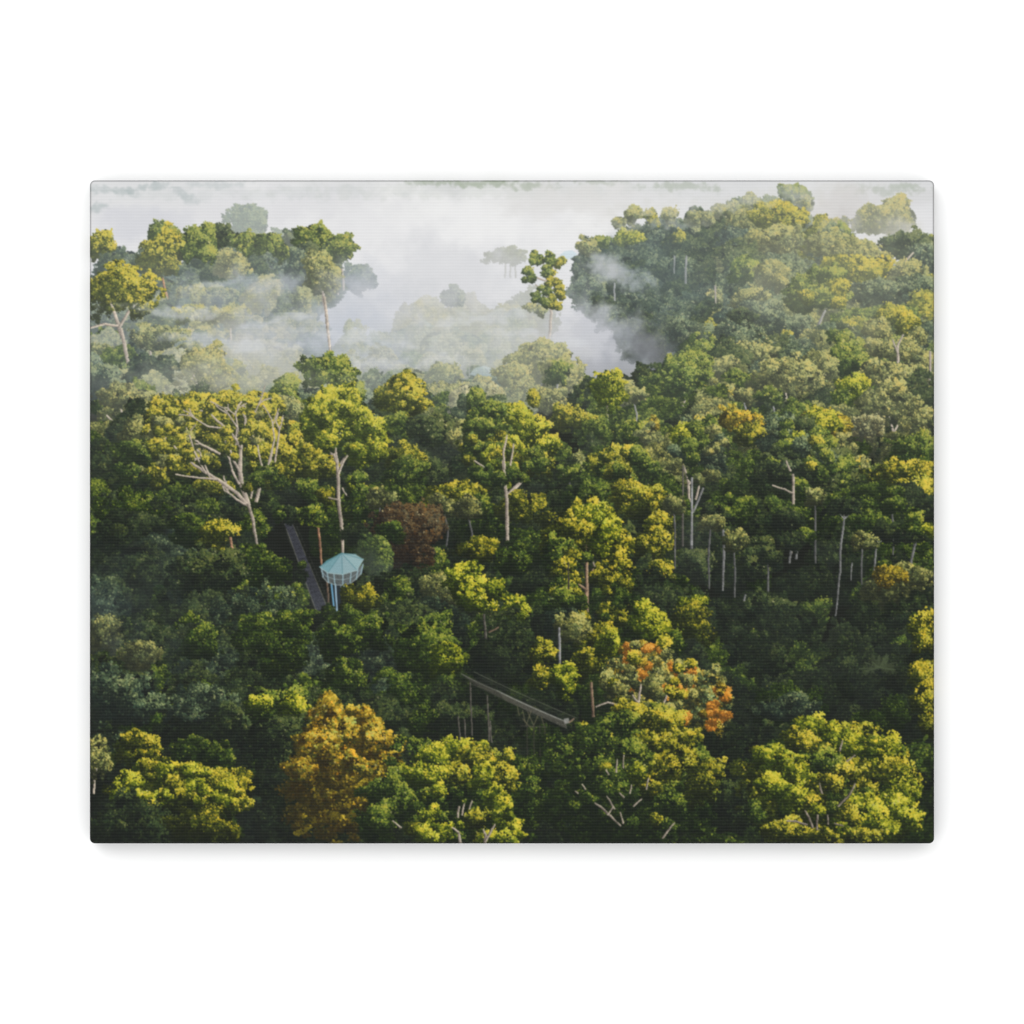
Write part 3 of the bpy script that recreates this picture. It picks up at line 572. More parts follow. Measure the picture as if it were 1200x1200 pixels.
# the centre tree with the tall white bole
tree(592, 528, 54, 52, 'Y', .90, .02, order=650, leaf=1.45, ps=.165, n=62, gap=.15, core=.62, flat=.5, limbs=([(594, 585, 4), (590, 555, 3.4), (592, 530, 2.4), (600, 512, 1.4)], [(590, 568, 2.6), (572, 552, 2.4), (556, 540, 1.6)], [(596, 580, 2), (610, 566, 1.6), (616, 560, 1)]), zf=.45)
for (x, y, rx, ry, p, l) in ((598, 485, 26, 15, 'L', .92), (622, 505, 20, 18, 'L', .90), (565, 500, 22, 18, 'G', .95), (642, 522, 14, 12, 'Y', .78), (560, 530, 20, 14, 'G', .85), (630, 545, 18, 14, 'Y', .72), (600, 530, 16, 12, 'L', .7), (575, 480, 16, 12, 'G', 1.)):
    tree(x, y, rx, ry, p, l, .02, order=651, leaf=1.4, ps=.27, core=.35, gap=.15)
trunk([(589, 540, 1.8), (592, 565, 3.2), (594, 590, 4.2), (594, 618, 4.4), (596, 655, 4)], 'w', 652, .02, .92)
trunk([(592, 566, 1.8), (582, 556, 1.8), (570, 549, 1.6), (556, 540, 1.2)], 'w', 652, .02, .98); trunk([(595, 578, 2), (606, 568, 1.6), (614, 562, 1)], 'w', 652, .02, .9); trunk([(591, 572, 1.6), (585, 565, 1.2)], 'w', 652, .02, .9)
trunk([(591, 550, 2), (590, 530, 2), (594, 510, 1.2)], 'w', 652, .02, .95); trunk([(598, 545, 1.6), (602, 520, 1.2)], 'w', 652, .02, .9)
scatter(590, 552, 34, 14, 9, 'GY', .72, 652.3, 360, (3, 6), .02, .3)
scatter(598, 530, 52, 44, 30, 'YLGG', .74, 651.3, 304, (5, 10), .02, .25)
scatter(400, 505, 44, 34, 12, 'L', .74, 611.5, 305, (5, 9), .02, .2)
scatter(372, 580, 18, 26, 6, 'GY', .6, 610.2, 306, (5, 9), .02, .2); scatter(424, 585, 16, 26, 6, 'GY', .55, 610.2, 316, (5, 9), .02, .2)
tree(612, 600, 28, 22, 'Y', .55, .02, order=651.5, leaf=1.45); tree(620, 640, 26, 24, 'G', .42, .02, order=668, leaf=1.45)
tree(560, 610, 26, 24, 'G', .5, .02, order=640, leaf=1.45)

# ---- middle right: lumpy crowns and pale boles ---------------------------------------------------
fill(620, 1100, 560, 720, 33, (17, 40), 'DDGD', (0.34, 0.62), (.02, .02), 66, leaf=1.45)
tree(722, 555, 40, 32, 'G', 1.0, .02, order=606, leaf=1.45, ps=.19, n=48, flat=.5); tree(716, 542, 26, 17, 'Y', .74, .02, order=607, leaf=1.45)
tree(745, 585, 34, 28, 'Y', .66, .02, order=614, leaf=1.45, ps=.2); tree(690, 585, 30, 22, 'G', .6, .02, order=610, leaf=1.45)
tree(768, 632, 22, 34, 'Y', .60, .02, order=668, leaf=1.45, ps=.26); tree(735, 640, 26, 30, 'D', 1., .02, order=666, leaf=1.45); tree(775, 672, 14, 16, 'Y', .66, .02, order=690, leaf=1.45)
for t in ([(847, 612, 2.4), (848, 640, 3.4), (847, 692, 3)], [(927, 640, 3), (925, 660, 2)], [(936, 618, 2.6), (933, 655, 2.4)], [(990, 600, 1.6), (985, 640, 2.2), (984, 672, 2), (979, 722, 1.6)],
          [(1028, 630, 1.8), (1024, 668, 2)], [(1073, 634, 2.8), (1068, 655, 2.8), (1065, 676, 2.4)], [(998, 660, 1), (997, 680, 1)], [(905, 728, 2), (908, 748, 1.6)], [(873, 697, 1.8), (872, 704, 1.8)],
          [(810, 640, 2.4), (811, 700, 1.6)]):
    if t[0][1] < 660 and t[0][0] > 830:
        for k in range(2): tree(t[0][0] + rng.normal() * 8, t[0][1] - 12 + 6 * k, rng.uniform(16, 24), rng.uniform(9, 15), 'GD'[k], .62, .02, order=676.5, leaf=1.4)
        for q in twigs([t[1], t[0]], 1): trunk([(a, b, w * .5) for a, b, w in q], 'g', 676.2, .02, .8)
    trunk(t, 'g', 676 if t[0][1] < 680 else 752, .03, .74)
tree(1073, 614, 12, 12, 'G', 1.0, .02, order=680, leaf=1.4); tree(1090, 622, 6, 10, 'L', .7, .02, order=680, leaf=1.4)
tree(985, 608, 26, 14, 'G', .62, .02, order=640, leaf=1.4); tree(1020, 615, 26, 14, 'G', .62, .02, order=640, leaf=1.4); tree(860, 600, 26, 20, 'G', .6, .02, order=632, leaf=1.4)
tree(893, 640, 18, 16, 'D', 1.05, .02, order=660, leaf=1.45); tree(885, 665, 26, 18, 'D', 1.1, .02, order=690, leaf=1.45); tree(815, 665, 22, 24, 'D', .85, .06, order=694, leaf=1.45)
tree(1052, 690, 44, 24, 'V', .52, .02, order=712, leaf=1.4); tree(1042, 675, 20, 9, 'A', .6, .02, order=713, leaf=1.4); tree(1078, 680, 14, 16, 'V', .66, .02, order=714, leaf=1.4)
fill(770, 1100, 700, 840, 33, (17, 40), 'DDDG', (0.3, 0.56), (.02, .01), 67, leaf=1.5)
tree(812, 708, 22, 10, 'L', .55, .01, order=724, leaf=1.45); tree(808, 740, 22, 34, 'Y', .34, .01, order=775, leaf=1.45)
tree(905, 715, 28, 18, 'D', 1.05, .01, order=740, leaf=1.45); tree(883, 750, 14, 10, 'G', .6, .01, order=765, leaf=1.4)
def palm():
    g = np.random.default_rng(5)
    for i in range(26):
        a = g.uniform(-np.pi * 1.05, .15) ; L = g.uniform(14, 25)
        x0, y0 = 1030, 782; x1, y1 = x0 + np.cos(a) * L, y0 + np.sin(a) * L * .8 + 3
        c = np.array((66, 76, 52)) * g.uniform(.7, 1.25)
        line(x0, y0, x1, y1, 1.6, c, .85)
        for k in np.linspace(.35, 1, 6):
            q = (x0 + (x1 - x0) * k, y0 + (y1 - y0) * k)
            line(q[0], q[1], q[0] + g.normal() * 2, q[1] + 5, 1, c * .9, .7)
ITEMS.append((812, palm))
tree(925, 832, 40, 14, 'B', .62, .01, order=850, leaf=1.4); tree(905, 870, 40, 20, 'D', .55, .01, order=880, leaf=1.5)
for (x, y, rx, ry, l) in ((1088, 736, 22, 24, .82), (1080, 755, 14, 12, .62), (1086, 795, 20, 22, .82), (1084, 822, 16, 18, .66), (1092, 850, 12, 18, .5)):
    tree(x, y, rx, ry, 'Y', l, .0, order=855 + y * .01, leaf=1.5, ps=.28)

for (x, y0, y1, w_, f_) in ((655, 445, 478, 1.6, .2), (742, 470, 500, 1.3, .1), (872, 470, 498, 1.3, .08), (905, 470, 500, 1.4, .08), (760, 560, 600, 1.6, .04), (668, 560, 600, 1.4, .03), (520, 600, 640, 1.8, .02), (548, 600, 650, 1.6, .02),
        (445, 590, 630, 1.6, .02), (860, 640, 700, 1.8, .02), (900, 660, 712, 1.8, .02), (955, 590, 660, 2., .02), (1010, 640, 690, 1.6, .02), (1045, 600, 650, 1.8, .02), (790, 600, 668, 1.6, .03), (832, 620, 690, 1.8, .03), (875, 380, 405, 1.3, .12), (985, 400, 428, 1.4, .1)):
    q = rng.normal() * 3; trunk([(x, y0, w_ * .8), (x + q, (y0 + y1) / 2, w_), (x + q * .6, y1, w_)], 'g', y1 + 6, f_, .62 if y1 > 560 else .95)
    tree(x, y0 - 6, rng.uniform(13, 19), rng.uniform(9, 14), 'GVD'[int(rng.integers(3))], .66 if y1 > 560 else .85, f_, order=y1 + 6.5, leaf=1.4, gap=.2, core=.4)
# ---- walkway and observation tower ----------------------------------------------------------------
fill(100, 330, 600, 700, 33, (17, 40), 'DDDB', (0.36, 0.6), (.02, .03), 68, leaf=1.5, inside=nowalk)
tree(252, 634, 20, 20, 'Y', .66, .01, order=668, leaf=1.45, ps=.26); tree(262, 622, 12, 14, 'Y', .82, .01, order=668.5, leaf=1.45); tree(225, 625, 26, 24, 'G', .5, .01, order=667, leaf=1.45)
trunk([(270, 630, 2.8), (274, 652, 2.6)], 'r', 669, 0, 1.0); trunk([(297, 613, 3), (300, 632, 2.6), (304, 650, 2.2)], 'w', 669, 0, .95)
tree(300, 668, 44, 24, 'G', .48, .01, order=692, leaf=1.45); tree(240, 680, 44, 34, 'D', .8, .01, order=700, leaf=1.5); tree(352, 690, 8, 20, 'D', .5, .01, order=690, leaf=1.45)
def walkway():
    poly([(328, 600), (336, 598), (383, 712), (370, 716)], (62, 64, 72), .94, .14)
    for k in range(40):
        t = k / 40.; line(329.5 + 42 * t, 602 + 112 * t, 337 + 45 * t, 601 + 110 * t, .6, (38, 40, 46) if k % 2 else (66, 68, 76), .45)
    for (xa, ya, xb, yb, c, al) in ((328, 600, 371, 718, (124, 122, 108), .75), (337, 600, 383, 711, (124, 122, 106), .75), (325.5, 598, 368, 712, (80, 82, 76), .35), (339.5, 598, 386, 707, (84, 86, 78), .35)):
        n_ = 24
        for k in range(n_):                                        # weathered rails, broken by leaf shade
            if rng.random() < .85: line(xa + (xb - xa) * k / n_, ya + (yb - ya) * k / n_, xa + (xb - xa) * (k + 1) / n_, ya + (yb - ya) * (k + 1) / n_, .9, c, al * rng.uniform(.5, 1.2))
    for k in range(16):
        t = k / 16.; line(328 + 43 * t, 600 + 118 * t, 326 + 43 * t, 597 + 116 * t, .5, (84, 86, 78), .5); line(337 + 46 * t, 600 + 111 * t, 339.5 + 46 * t, 597 + 109 * t, .5, (84, 86, 78), .5)
    line(370, 718, 384, 713, 1., (84, 86, 82), .7); line(383, 709, 394, 714, .9, (96, 98, 94), .7)
ITEMS.append((698, walkway))
scatter(331, 602, 13, 7, 7, 'GD', .55, 698.3, 330, (4, 8)); scatter(352, 672, 4, 12, 3, 'GD', .5, 698.3, 331, (2.5, 5)); scatter(380, 722, 14, 6, 7, 'GD', .5, 699.5, 332, (4, 8))
trunk([(373, 618, 2.2), (375, 640, 2.8), (377, 662, 2.6)], 'r', 693, .02, .92); trunk([(383, 682, 2), (385, 708, 2)], 'b', 694, .02, .7)
tree(366, 605, 16, 14, 'G', .62, .02, order=693.5, leaf=1.4, spots=('L', .12))
def tower():
    for x0, x1, c in ((388, 391.5, (104, 158, 190)), (392.6, 394.6, (150, 178, 196)), (399, 400, (92, 112, 126)), (402.5, 404, (140, 172, 200))):
        line(x0, 684, x1, 716 if x0 < 398 else 699, 2.1, c, .95)
    line(396, 684, 397, 706, 4, (44, 54, 62), .8); line(390, 686, 394, 712, .8, (60, 90, 120), .6)
    # gallery: lattice panel with posts and rails below the eaves
    ga = [(374.5, 664), (383, 670.5), (401, 673.5), (418, 668), (426, 659)]
    gb = [(377, 675.5), (385, 682), (401, 685.5), (416, 680), (424, 671)]
    for i in range(4): poly([ga[i], ga[i + 1], gb[i + 1], gb[i]], ((74, 82, 84), (88, 95, 94), (92, 99, 98), (100, 108, 108))[i], 1., .10)
    for dy, c, w in ((5, (126, 140, 142), 1.), (11.5, (138, 148, 146), 1.3)):
        P = [(375, 664), (381, 670), (391, 673.5), (402, 674), (412, 671.5), (419, 666.5), (425.5, 660)]
        s = dy / 11.5
        Q = [(a + (400 - a) * .10 * s, b + dy) for a, b in P]
        for p, q in zip(Q[:-1], Q[1:]): line(p[0], p[1], q[0], q[1], w, c, .85)
    for a, b in ((376, 664), (383, 671), (391, 673), (401.5, 673), (411, 671), (419, 667), (425, 661)):
        line(a, b, a + (400 - a) * .10, b + 11.5, 1.3, (140, 168, 176), .9)
    apex = (400, 648); E = [(374, 664), (382, 657), (396.5, 649.2), (416, 649.2), (425.5, 655), (418, 668), (401, 673), (383.5, 671)]
    sh = [(84, 138, 146), (72, 122, 132), (96, 140, 146), (136, 164, 166), (140, 168, 170), (134, 160, 164), (126, 156, 162), (110, 148, 154)]
    for i in range(8): poly([E[i], E[(i + 1) % 8], apex] if i else [E[0], E[1], apex], sh[i], 1., .03)
    for i in range(8): line(E[i][0], E[i][1], apex[0], apex[1], .9, (86, 130, 138), .7)
    for i in (4, 5, 6, 7): line(*E[i], *E[(i + 1) % 8], 1.0, (160, 184, 184), .8)
ITEMS.append((699, tower))
fill(300, 640, 650, 760, 33, (17, 40), 'GDDG', (0.42, 0.74), (.03, .01), 69, leaf=1.5, inside=lambda a, b: not (345 < a < 440 and b < 745) and a > 300 and b + 20 > 676)
tree(423, 703, 21, 19, 'Y', .50, .02, order=736, leaf=1.35, flat=.6); tree(408, 722, 15, 14, 'G', .6, .02, order=737, leaf=1.35, flat=.6)
tree(468, 692, 15, 20, 'G', .72, .01, order=724, leaf=1.4, flat=.6); tree(512, 698, 24, 28, 'V', .56, .02, order=728, leaf=1.4)
tree(320, 702, 30, 14, 'B', .72, .01, order=722, leaf=1.5, spots=('G', .2)); tree(290, 718, 26, 16, 'B', .62, .01, order=730, leaf=1.5); tree(330, 722, 26, 16, 'B', .55, .01, order=738, leaf=1.5)
tree(548, 684, 27, 22, 'L', .80, 0, order=736, leaf=1.5, ps=.26); tree(556, 700, 22, 16, 'L', .62, 0, order=737, leaf=1.5); tree(570, 708, 12, 12, 'L', .96, 0, order=738, leaf=1.45); tree(580, 692, 12, 14, 'L', .62, 0, order=738, leaf=1.45)
tree(605, 716, 17, 20, 'L', .74, 0, order=742, leaf=1.5, ps=.3); tree(560, 645, 26, 14, 'Y', .5, 0, order=700, leaf=1.45); tree(600, 660, 26, 18, 'G', .5, 0, order=700, leaf=1.45)
trunk([(567, 720, 2.2), (569, 745, 2.4), (569, 785, 2.2)], 'd', 760, 0, 1.2); trunk([(573, 741, 1.6), (584, 735, 1.2)], 'b', 760, 0, .8)
# smoky veil over the dark slope at the left
mist(115, 705, 44, 34, .22, 740, (100, 112, 124), cell=40); mist(170, 770, 60, 40, .16, 790, (100, 112, 124), cell=40); mist(370, 720, 60, 30, .12, 700, (120, 130, 135), cell=30); mist(440, 670, 34, 26, .2, 690, (110, 120, 120), cell=30)
mist(815, 630, 34, 40, .14, 700, (110, 112, 112), cell=30)

scatter(938, 512, 28, 24, 16, 'GGL', .86, 575, 350, (4, 8), .03, .15)
scatter(958, 535, 10, 30, 9, 'GY', .9, 592.4, 351, (4, 7), .03, .15)
scatter(818, 512, 28, 18, 12, 'GLG', .84, 566.8, 352, (4, 8), .03, .2)
scatter(985, 548, 12, 22, 8, 'G', .85, 592.4, 353, (4, 7), .03, .15)
scatter(725, 545, 34, 20, 14, 'YG', .8, 607.5, 354, (4, 8), .02, .15)
scatter(765, 625, 14, 28, 9, 'Y', .74, 668.4, 355, (4, 8), .02, .15)
# ---- lower left greens -------------------------------------------------------------------------------
fill(100, 540, 715, 860, 33, (17, 40), 'GDDB', (0.42, 0.74), (.03, .0), 70, leaf=1.55)
tree(298, 745, 30, 26, 'G', .66, .01, order=782, leaf=1.55); tree(330, 770, 30, 26, 'G', .58, 0, order=800, leaf=1.55); tree(345, 735, 24, 18, 'G', .66, 0, order=770, leaf=1.5)
tree(425, 742, 38, 26, 'G', .60, 0, order=778, leaf=1.5); tree(398, 752, 28, 24, 'G', .58, 0, order=780, leaf=1.5); tree(500, 760, 38, 36, 'G', .68, 0, order=805, leaf=1.55, ps=.2); tree(522, 775, 20, 22, 'L', .55, 0, order=806, leaf=1.5)
tree(405, 795, 24, 18, 'G', .76, 0, order=818, leaf=1.55); tree(236, 755, 26, 22, 'G', .62, .02, order=785, leaf=1.5); tree(165, 770, 22, 20, 'V', .45, .06, order=800, leaf=1.4); tree(120, 745, 26, 24, 'V', .45, .06, order=780, leaf=1.4)
tree(470, 825, 32, 18, 'G', .52, 0, order=846, leaf=1.5); tree(500, 850, 26, 20, 'G', .42, 0, order=872, leaf=1.5)
tree(135, 818, 54, 38, 'B', .74, .02, order=868, leaf=1.7, ps=.2, hue=.4, lf=1.2); tree(240, 825, 38, 26, 'B', .66, .02, order=862, leaf=1.5); tree(215, 845, 22, 24, 'B', .6, .02, order=866, leaf=1.5); tree(280, 850, 30, 24, 'D', .9, .01, order=876, leaf=1.5)
tree(325, 832, 40, 28, 'G', .80, 0, order=880, leaf=1.55); tree(344, 830, 20, 22, 'L', .64, 0, order=881, leaf=1.55); tree(305, 824, 14, 8, 'L', .78, 0, order=882, leaf=1.5); tree(325, 870, 40, 34, 'D', .8, 0, order=905, leaf=1.5)
# hanging bridge
fill(520, 700, 770, 880, 30, (17, 26), 'DDDG', (0.22, 0.38), (.0, .0), 71, leaf=1.5, inside=lambda a, b: a < 640 or b < 820)
for x, y0, y1 in ((551, 800, 862), (571, 815, 868), (574, 845, 870), (544, 843, 870), (537, 840, 866)): trunk([(x, y0, 1.2), (x + 2, y1, 1.6)], 'd', 905, 0, 1.15)
def bridge():
    poly([(540, 789), (582, 809), (592, 821), (556, 803)], (66, 65, 58), .7, .18); poly([(582, 809), (663, 845), (664, 854), (592, 821)], (84, 82, 74), .8, .16)
    for k in range(90):                                            # netting under the deck and between the hand cables
        t = k / 90.; x = 540 + 124 * t; y = 789 + 57 * t; d = 2 + 7.5 * np.sin(np.pi * min(1, t * 1.05)) * .9
        line(x, y, x + 2.5, y + d, .45, (92, 90, 80), .5); line(x + 3, y + 1, x - .5, y + d, .45, (78, 76, 68), .4)
        if k > 9: line(x + 1, y, x + 13 - 5 * t, y - 6, .45, (84, 88, 78), .32); line(x + 13 - 5 * t, y - 1, x + 5, y - 2, .4, (70, 74, 64), .25)
    for (xa, ya, xb, yb, w_, c, al) in ((540, 789, 582, 809, 1., (108, 110, 100), .75), (582, 809, 662, 845, 1.3, (140, 142, 134), .9), (555, 787, 675, 841, .9, (104, 106, 90), .75), (545, 799, 585, 811, .8, (84, 82, 72), .6), (585, 812, 640, 846, .8, (80, 78, 68), .5)):
        n_ = 14; sg = 2.2
        for k in range(n_):
            t0, t1 = k / n_, (k + 1) / n_; f_ = lambda t: (xa + (xb - xa) * t, ya + (yb - ya) * t + sg * 4 * t * (1 - t) * .5)
            line(*f_(t0), *f_(t1), w_, c, al * rng.uniform(.7, 1.1))
    poly([(660, 842), (666, 841), (667, 847), (661, 848)], (150, 148, 144), .8, .05); line(667, 846, 672, 842, 2, (150, 122, 104), .8)
    for a in ((612, 832, 615, 846), (618, 834, 625, 850), (622, 833, 616, 850), (630, 838, 624, 852), (606, 828, 608, 838), (634, 840, 637, 850), (612, 842, 622, 853)): line(*a, 1.2, (104, 98, 74), .75)
    for x in (617, 625, 632, 638): line(x, 850, x + .6, 886, 1.5, (62, 60, 52), .75)
    line(610, 850, 640, 852, 1.2, (78, 76, 66), .7)
ITEMS.append((906, bridge))

# ---- centre right, sunlit -------------------------------------------------------------------------------
fill(640, 800, 660, 850, 30, (17, 26), 'DDG', (0.26, 0.46), (.01, .0), 72, leaf=1.5)
tree(688, 640, 50, 50, 'Y', .84, 0, order=860, leaf=1.5, ps=.17, n=60, core=.72, flat=.35, limbs=([(689, 745, 3), (688, 700, 3), (688, 650, 2.6), (687, 610, 1.6)], [(688, 692, 2), (678, 684, 1.4)], [(690, 675, 1.4), (698, 662, 1)]), bark='b', zf=.4)
for (x, y, rx, ry, p, l) in ((700, 612, 26, 20, 'L', .84), (715, 630, 20, 22, 'L', .82), (730, 640, 12, 15, 'Y', .9), (668, 622, 24, 20, 'Y', .8), (655, 650, 24, 22, 'G', .72), (718, 684, 16, 22, 'Y', .82), (700, 676, 12, 14, 'Y', .7), (733, 702, 11, 14, 'Y', .8), (718, 722, 18, 16, 'Y', .58), (706, 745, 16, 14, 'Y', .55),
                         (670, 682, 12, 14, 'Y', .7), (655, 690, 16, 14, 'G', .55), (725, 655, 10, 14, 'Y', .8)):
    tree(x, y, rx, ry, p, l, 0, order=861 + y * .001, leaf=1.45, ps=.25, core=.4, gap=.05)
trunk([(688, 655, 2.4), (687, 690, 2.8), (687, 720, 2.6), (689, 752, 2.4)], 'b', 862.5, 0, 1.); trunk([(688, 692, 2), (678, 685, 1.4)], 'b', 862.5, 0, .9); trunk([(697, 664, 1.6), (694, 656, 1.2)], 'w', 862.5, 0, .8)
tree(660, 725, 22, 26, 'B', .80, 0, order=862, leaf=1.5, gap=.15, core=.6); tree(668, 738, 22, 20, 'V', .72, 0, order=863, leaf=1.5, gap=.3, core=.3); tree(658, 702, 14, 12, 'G', .85, 0, order=863.5, leaf=1.5)
trunk([(655, 736, 2.2), (656, 778, 2.2)], 'g', 864, 0, .9); trunk([(666, 690, .8), (666, 660, .8)], 'd', 864, 0, .9)
tree(636, 766, 16, 20, 'Y', .66, 0, order=865, leaf=1.5, ps=.3); tree(632, 795, 14, 14, 'Y', .62, 0, order=866, leaf=1.5); tree(690, 775, 20, 20, 'Y', .70, 0, order=866, leaf=1.5, ps=.28); tree(712, 757, 16, 18, 'L', .55, 0, order=866, leaf=1.5); tree(662, 797, 16, 24, 'L', .66, 0, order=867, leaf=1.5)
tree(757, 728, 20, 22, 'L', .74, 0, order=866, leaf=1.5, gap=.15, core=.4, ps=.26); tree(775, 745, 14, 16, 'L', .62, 0, order=867, leaf=1.5, gap=.2, core=.3); tree(793, 755, 10, 14, 'G', .66, 0, order=867, leaf=1.5)
trunk([(693, 800, 3), (695, 840, 3.4)], 'b', 869, 0, .9)
scatter(690, 700, 48, 60, 26, 'YYG', .62, 862.2, 307, (5, 10), 0, .2, 1.45)
# blossoming orange tree
scatter(762, 798, 54, 46, 40, 'VVY', .82, 871.5, 340, (3, 7), 0, .3, 1.5)
tree(762, 798, 56, 48, 'V', .85, 0, order=870, leaf=1.6, ps=.16, n=64, gap=.2, core=.75, flat=.55, spots=('O', .3), hue=1.2, limbs=([(748, 832, 3), (750, 815, 2.6), (752, 790, 1.6)], [(748, 824, 2), (740, 812, 1.6)], [(764, 836, 2.2), (775, 830, 2), (780, 815, 1.6), (782, 800, 1)]), zf=.5)
tree(830, 832, 30, 42, 'V', .72, 0, order=871, leaf=1.6, ps=.2, gap=.15, core=.8, spots=('O', .10), hue=1.2)
BL = np.random.default_rng(8)
RAMP['F'] = np.array(((92, 62, 24), (150, 96, 32), (196, 132, 44), (226, 170, 80)), np.float32) / 255
for (x, y) in ((741, 768), (762, 762), (748, 778), (741, 800), (752, 790), (795, 785), (806, 795), (800, 808), (782, 812), (772, 840), (785, 838), (800, 840), (845, 838), (838, 850), (848, 880), (735, 815), (812, 788), (826, 835), (842, 812)):
    for k in range(6): tree(x + BL.normal() * 6, y + BL.normal() * 5, BL.uniform(1, 2.4), BL.uniform(.8, 1.8), 'F' if BL.random() < .7 else 'O', BL.uniform(.6, 1.05) * (.72 if x > 820 else 1), 0, order=872, leaf=1.4, n=8, ps=.4, core=0, sub=False, gap=.3)
for t in ([(747, 832, 2.6), (749, 815, 2.4), (751, 802, 1.4)], [(748, 824, 1.8), (741, 815, 1.4)], [(765, 836, 2), (776, 829, 2), (781, 815, 1.4)], [(698, 828, 1.4), (712, 823, 1.6), (730, 828, 1.2)]): trunk(t, 'w', 873, 0, .9)

mist(150, 690, 110, 70, .12, 880, (92, 106, 112), cell=50); mist(290, 660, 120, 50, .10, 690, (90, 104, 104), cell=50); mist(940, 720, 140, 90, .12, 860, (72, 80, 72), cell=60)
# ---- foreground crowns ---------------------------------------------------------------------------------
fill(100, 1100, 880, 1010, 34, (22, 32), 'DDDG', (0.2, 0.4), (.0, .0), 73, leaf=1.6)
tree(110, 890, 22, 30, 'V', .95, 0, order=940, leaf=1.5, gap=.3, core=.5, ps=.22, limbs=([(110, 930, 2), (111, 905, 1.8), (118, 890, 1.2)],))
tree(160, 878, 30, 18, 'Y', .66, 0, order=938, leaf=1.55); tree(175, 890, 22, 12, 'Y', .55, 0, order=939, leaf=1.55); tree(235, 890, 44, 22, 'G', .60, 0, order=945, leaf=1.55)
tree(220, 930, 86, 38, 'Y', .62, 0, order=985, leaf=1.6, ps=.13, n=80, core=.85)
g = np.random.default_rng(17)
for (x0, y0, x1, y1) in ((148, 900, 165, 940), (155, 895, 200, 905), (172, 905, 230, 925), (215, 905, 255, 935), (235, 908, 275, 930), (262, 915, 290, 945), (180, 930, 215, 935), (225, 935, 260, 945), (170, 930, 178, 955), (140, 915, 142, 938), (200, 900, 240, 905), (250, 925, 288, 955), (190, 915, 215, 930)):
    for k in range(4):
        t = (k + g.random()) / 4; tree(x0 + (x1 - x0) * t, y0 + (y1 - y0) * t + g.normal() * 2, g.uniform(6, 12), g.uniform(4, 8), 'L' if g.random() < .6 else 'Y', g.uniform(.72, 1.0), 0, order=986 + t, leaf=1.55, n=9, ps=.36, core=.2)
tree(240, 972, 40, 22, 'Y', .42, 0, order=992, leaf=1.6); tree(160, 970, 54, 30, 'D', .66, 0, order=991, leaf=1.6)
tree(405, 905, 66, 84, 'O', .72, 0, order=1000, leaf=1.75, ps=.14, n=90, core=.9, flat=.8, hue=.8, spots=('A', .25))
for (x, y, rx, ry, l) in ((388, 838, 26, 14, .86), (425, 838, 20, 14, .78), (400, 860, 34, 18, .86), (440, 875, 26, 20, .72), (372, 880, 26, 22, .74), (415, 900, 26, 20, .78), (355, 915, 18, 26, .5)):
    tree(x, y, rx, ry, 'O', l, 0, order=1001, leaf=1.7, ps=.24, gap=.15, core=0, hue=1.3)
tree(540, 935, 92, 66, 'G', .88, 0, order=1010, leaf=1.65, ps=.13, n=95, core=.9, flat=.8)
for (x, y, rx, ry, p, l) in ((537, 878, 22, 14, 'L', .78), (507, 888, 18, 14, 'L', .70), (560, 890, 24, 16, 'Y', .80), (498, 912, 26, 16, 'L', .72), (528, 910, 24, 14, 'Y', .80), (570, 910, 20, 22, 'L', .80), (592, 915, 12, 22, 'Y', .85), (580, 935, 14, 20, 'L', .86), (515, 925, 10, 10, 'L', .8),
                             (590, 955, 14, 22, 'L', .9), (602, 975, 12, 18, 'L', .9), (503, 958, 12, 12, 'L', .88), (498, 978, 14, 12, 'L', .84), (555, 960, 12, 10, 'Y', .7), (450, 930, 26, 20, 'G', .8), (440, 965, 22, 26, 'G', .7), (470, 945, 26, 20, 'G', .75), (618, 905, 18, 24, 'G', .7), (622, 940, 16, 30, 'G', .55), (520, 975, 14, 12, 'L', .7), (585, 985, 22, 10, 'L', .8)):
    tree(x, y, rx, ry, p, l, 0, order=1011 + y * .001, leaf=1.6, ps=.26, core=.35)
for t in ([(536, 958, 2.2), (538, 945, 2)], [(541, 955, 1.6), (544, 942, 1.6)], [(550, 948, 1.6), (553, 938, 1.6)], [(568, 990, 3.4), (569, 978, 2.4), (566, 972, 1.2)], [(569, 986, 2.4), (576, 972, 2), (580, 966, 1.4)], [(540, 990, 4), (537, 975, 2.4), (530, 970, 1.4)], [(470, 970, 1.6), (460, 962, 1)]): trunk(t, 'w', 1014, 0, .85)
tree(745, 925, 104, 92, 'G', .86, 0, order=1020, leaf=1.65, ps=.12, n=110, core=.92, flat=.8)
for (x, y, rx, ry, p, l) in ((745, 838, 32, 12, 'Y', .72), (720, 850, 30, 14, 'G', .80), (775, 848, 28, 16, 'Y', .76), (795, 868, 24, 18, 'Y', .74), (765, 872, 26, 16, 'Y', .70), (805, 890, 16, 18, 'Y', .74), (780, 900, 20, 16, 'Y', .74), (740, 880, 22, 14, 'G', .8), (835, 905, 18, 16, 'Y', .66), (822, 925, 20, 20, 'Y', .5), (745, 910, 12, 14, 'L', .6), (765, 925, 14, 12, 'Y', .6), (690, 870, 26, 16, 'G', .6)):
    tree(x, y, rx, ry, p, l, 0, order=1021 + y * .001, leaf=1.6, ps=.22, core=.3, gap=.05)
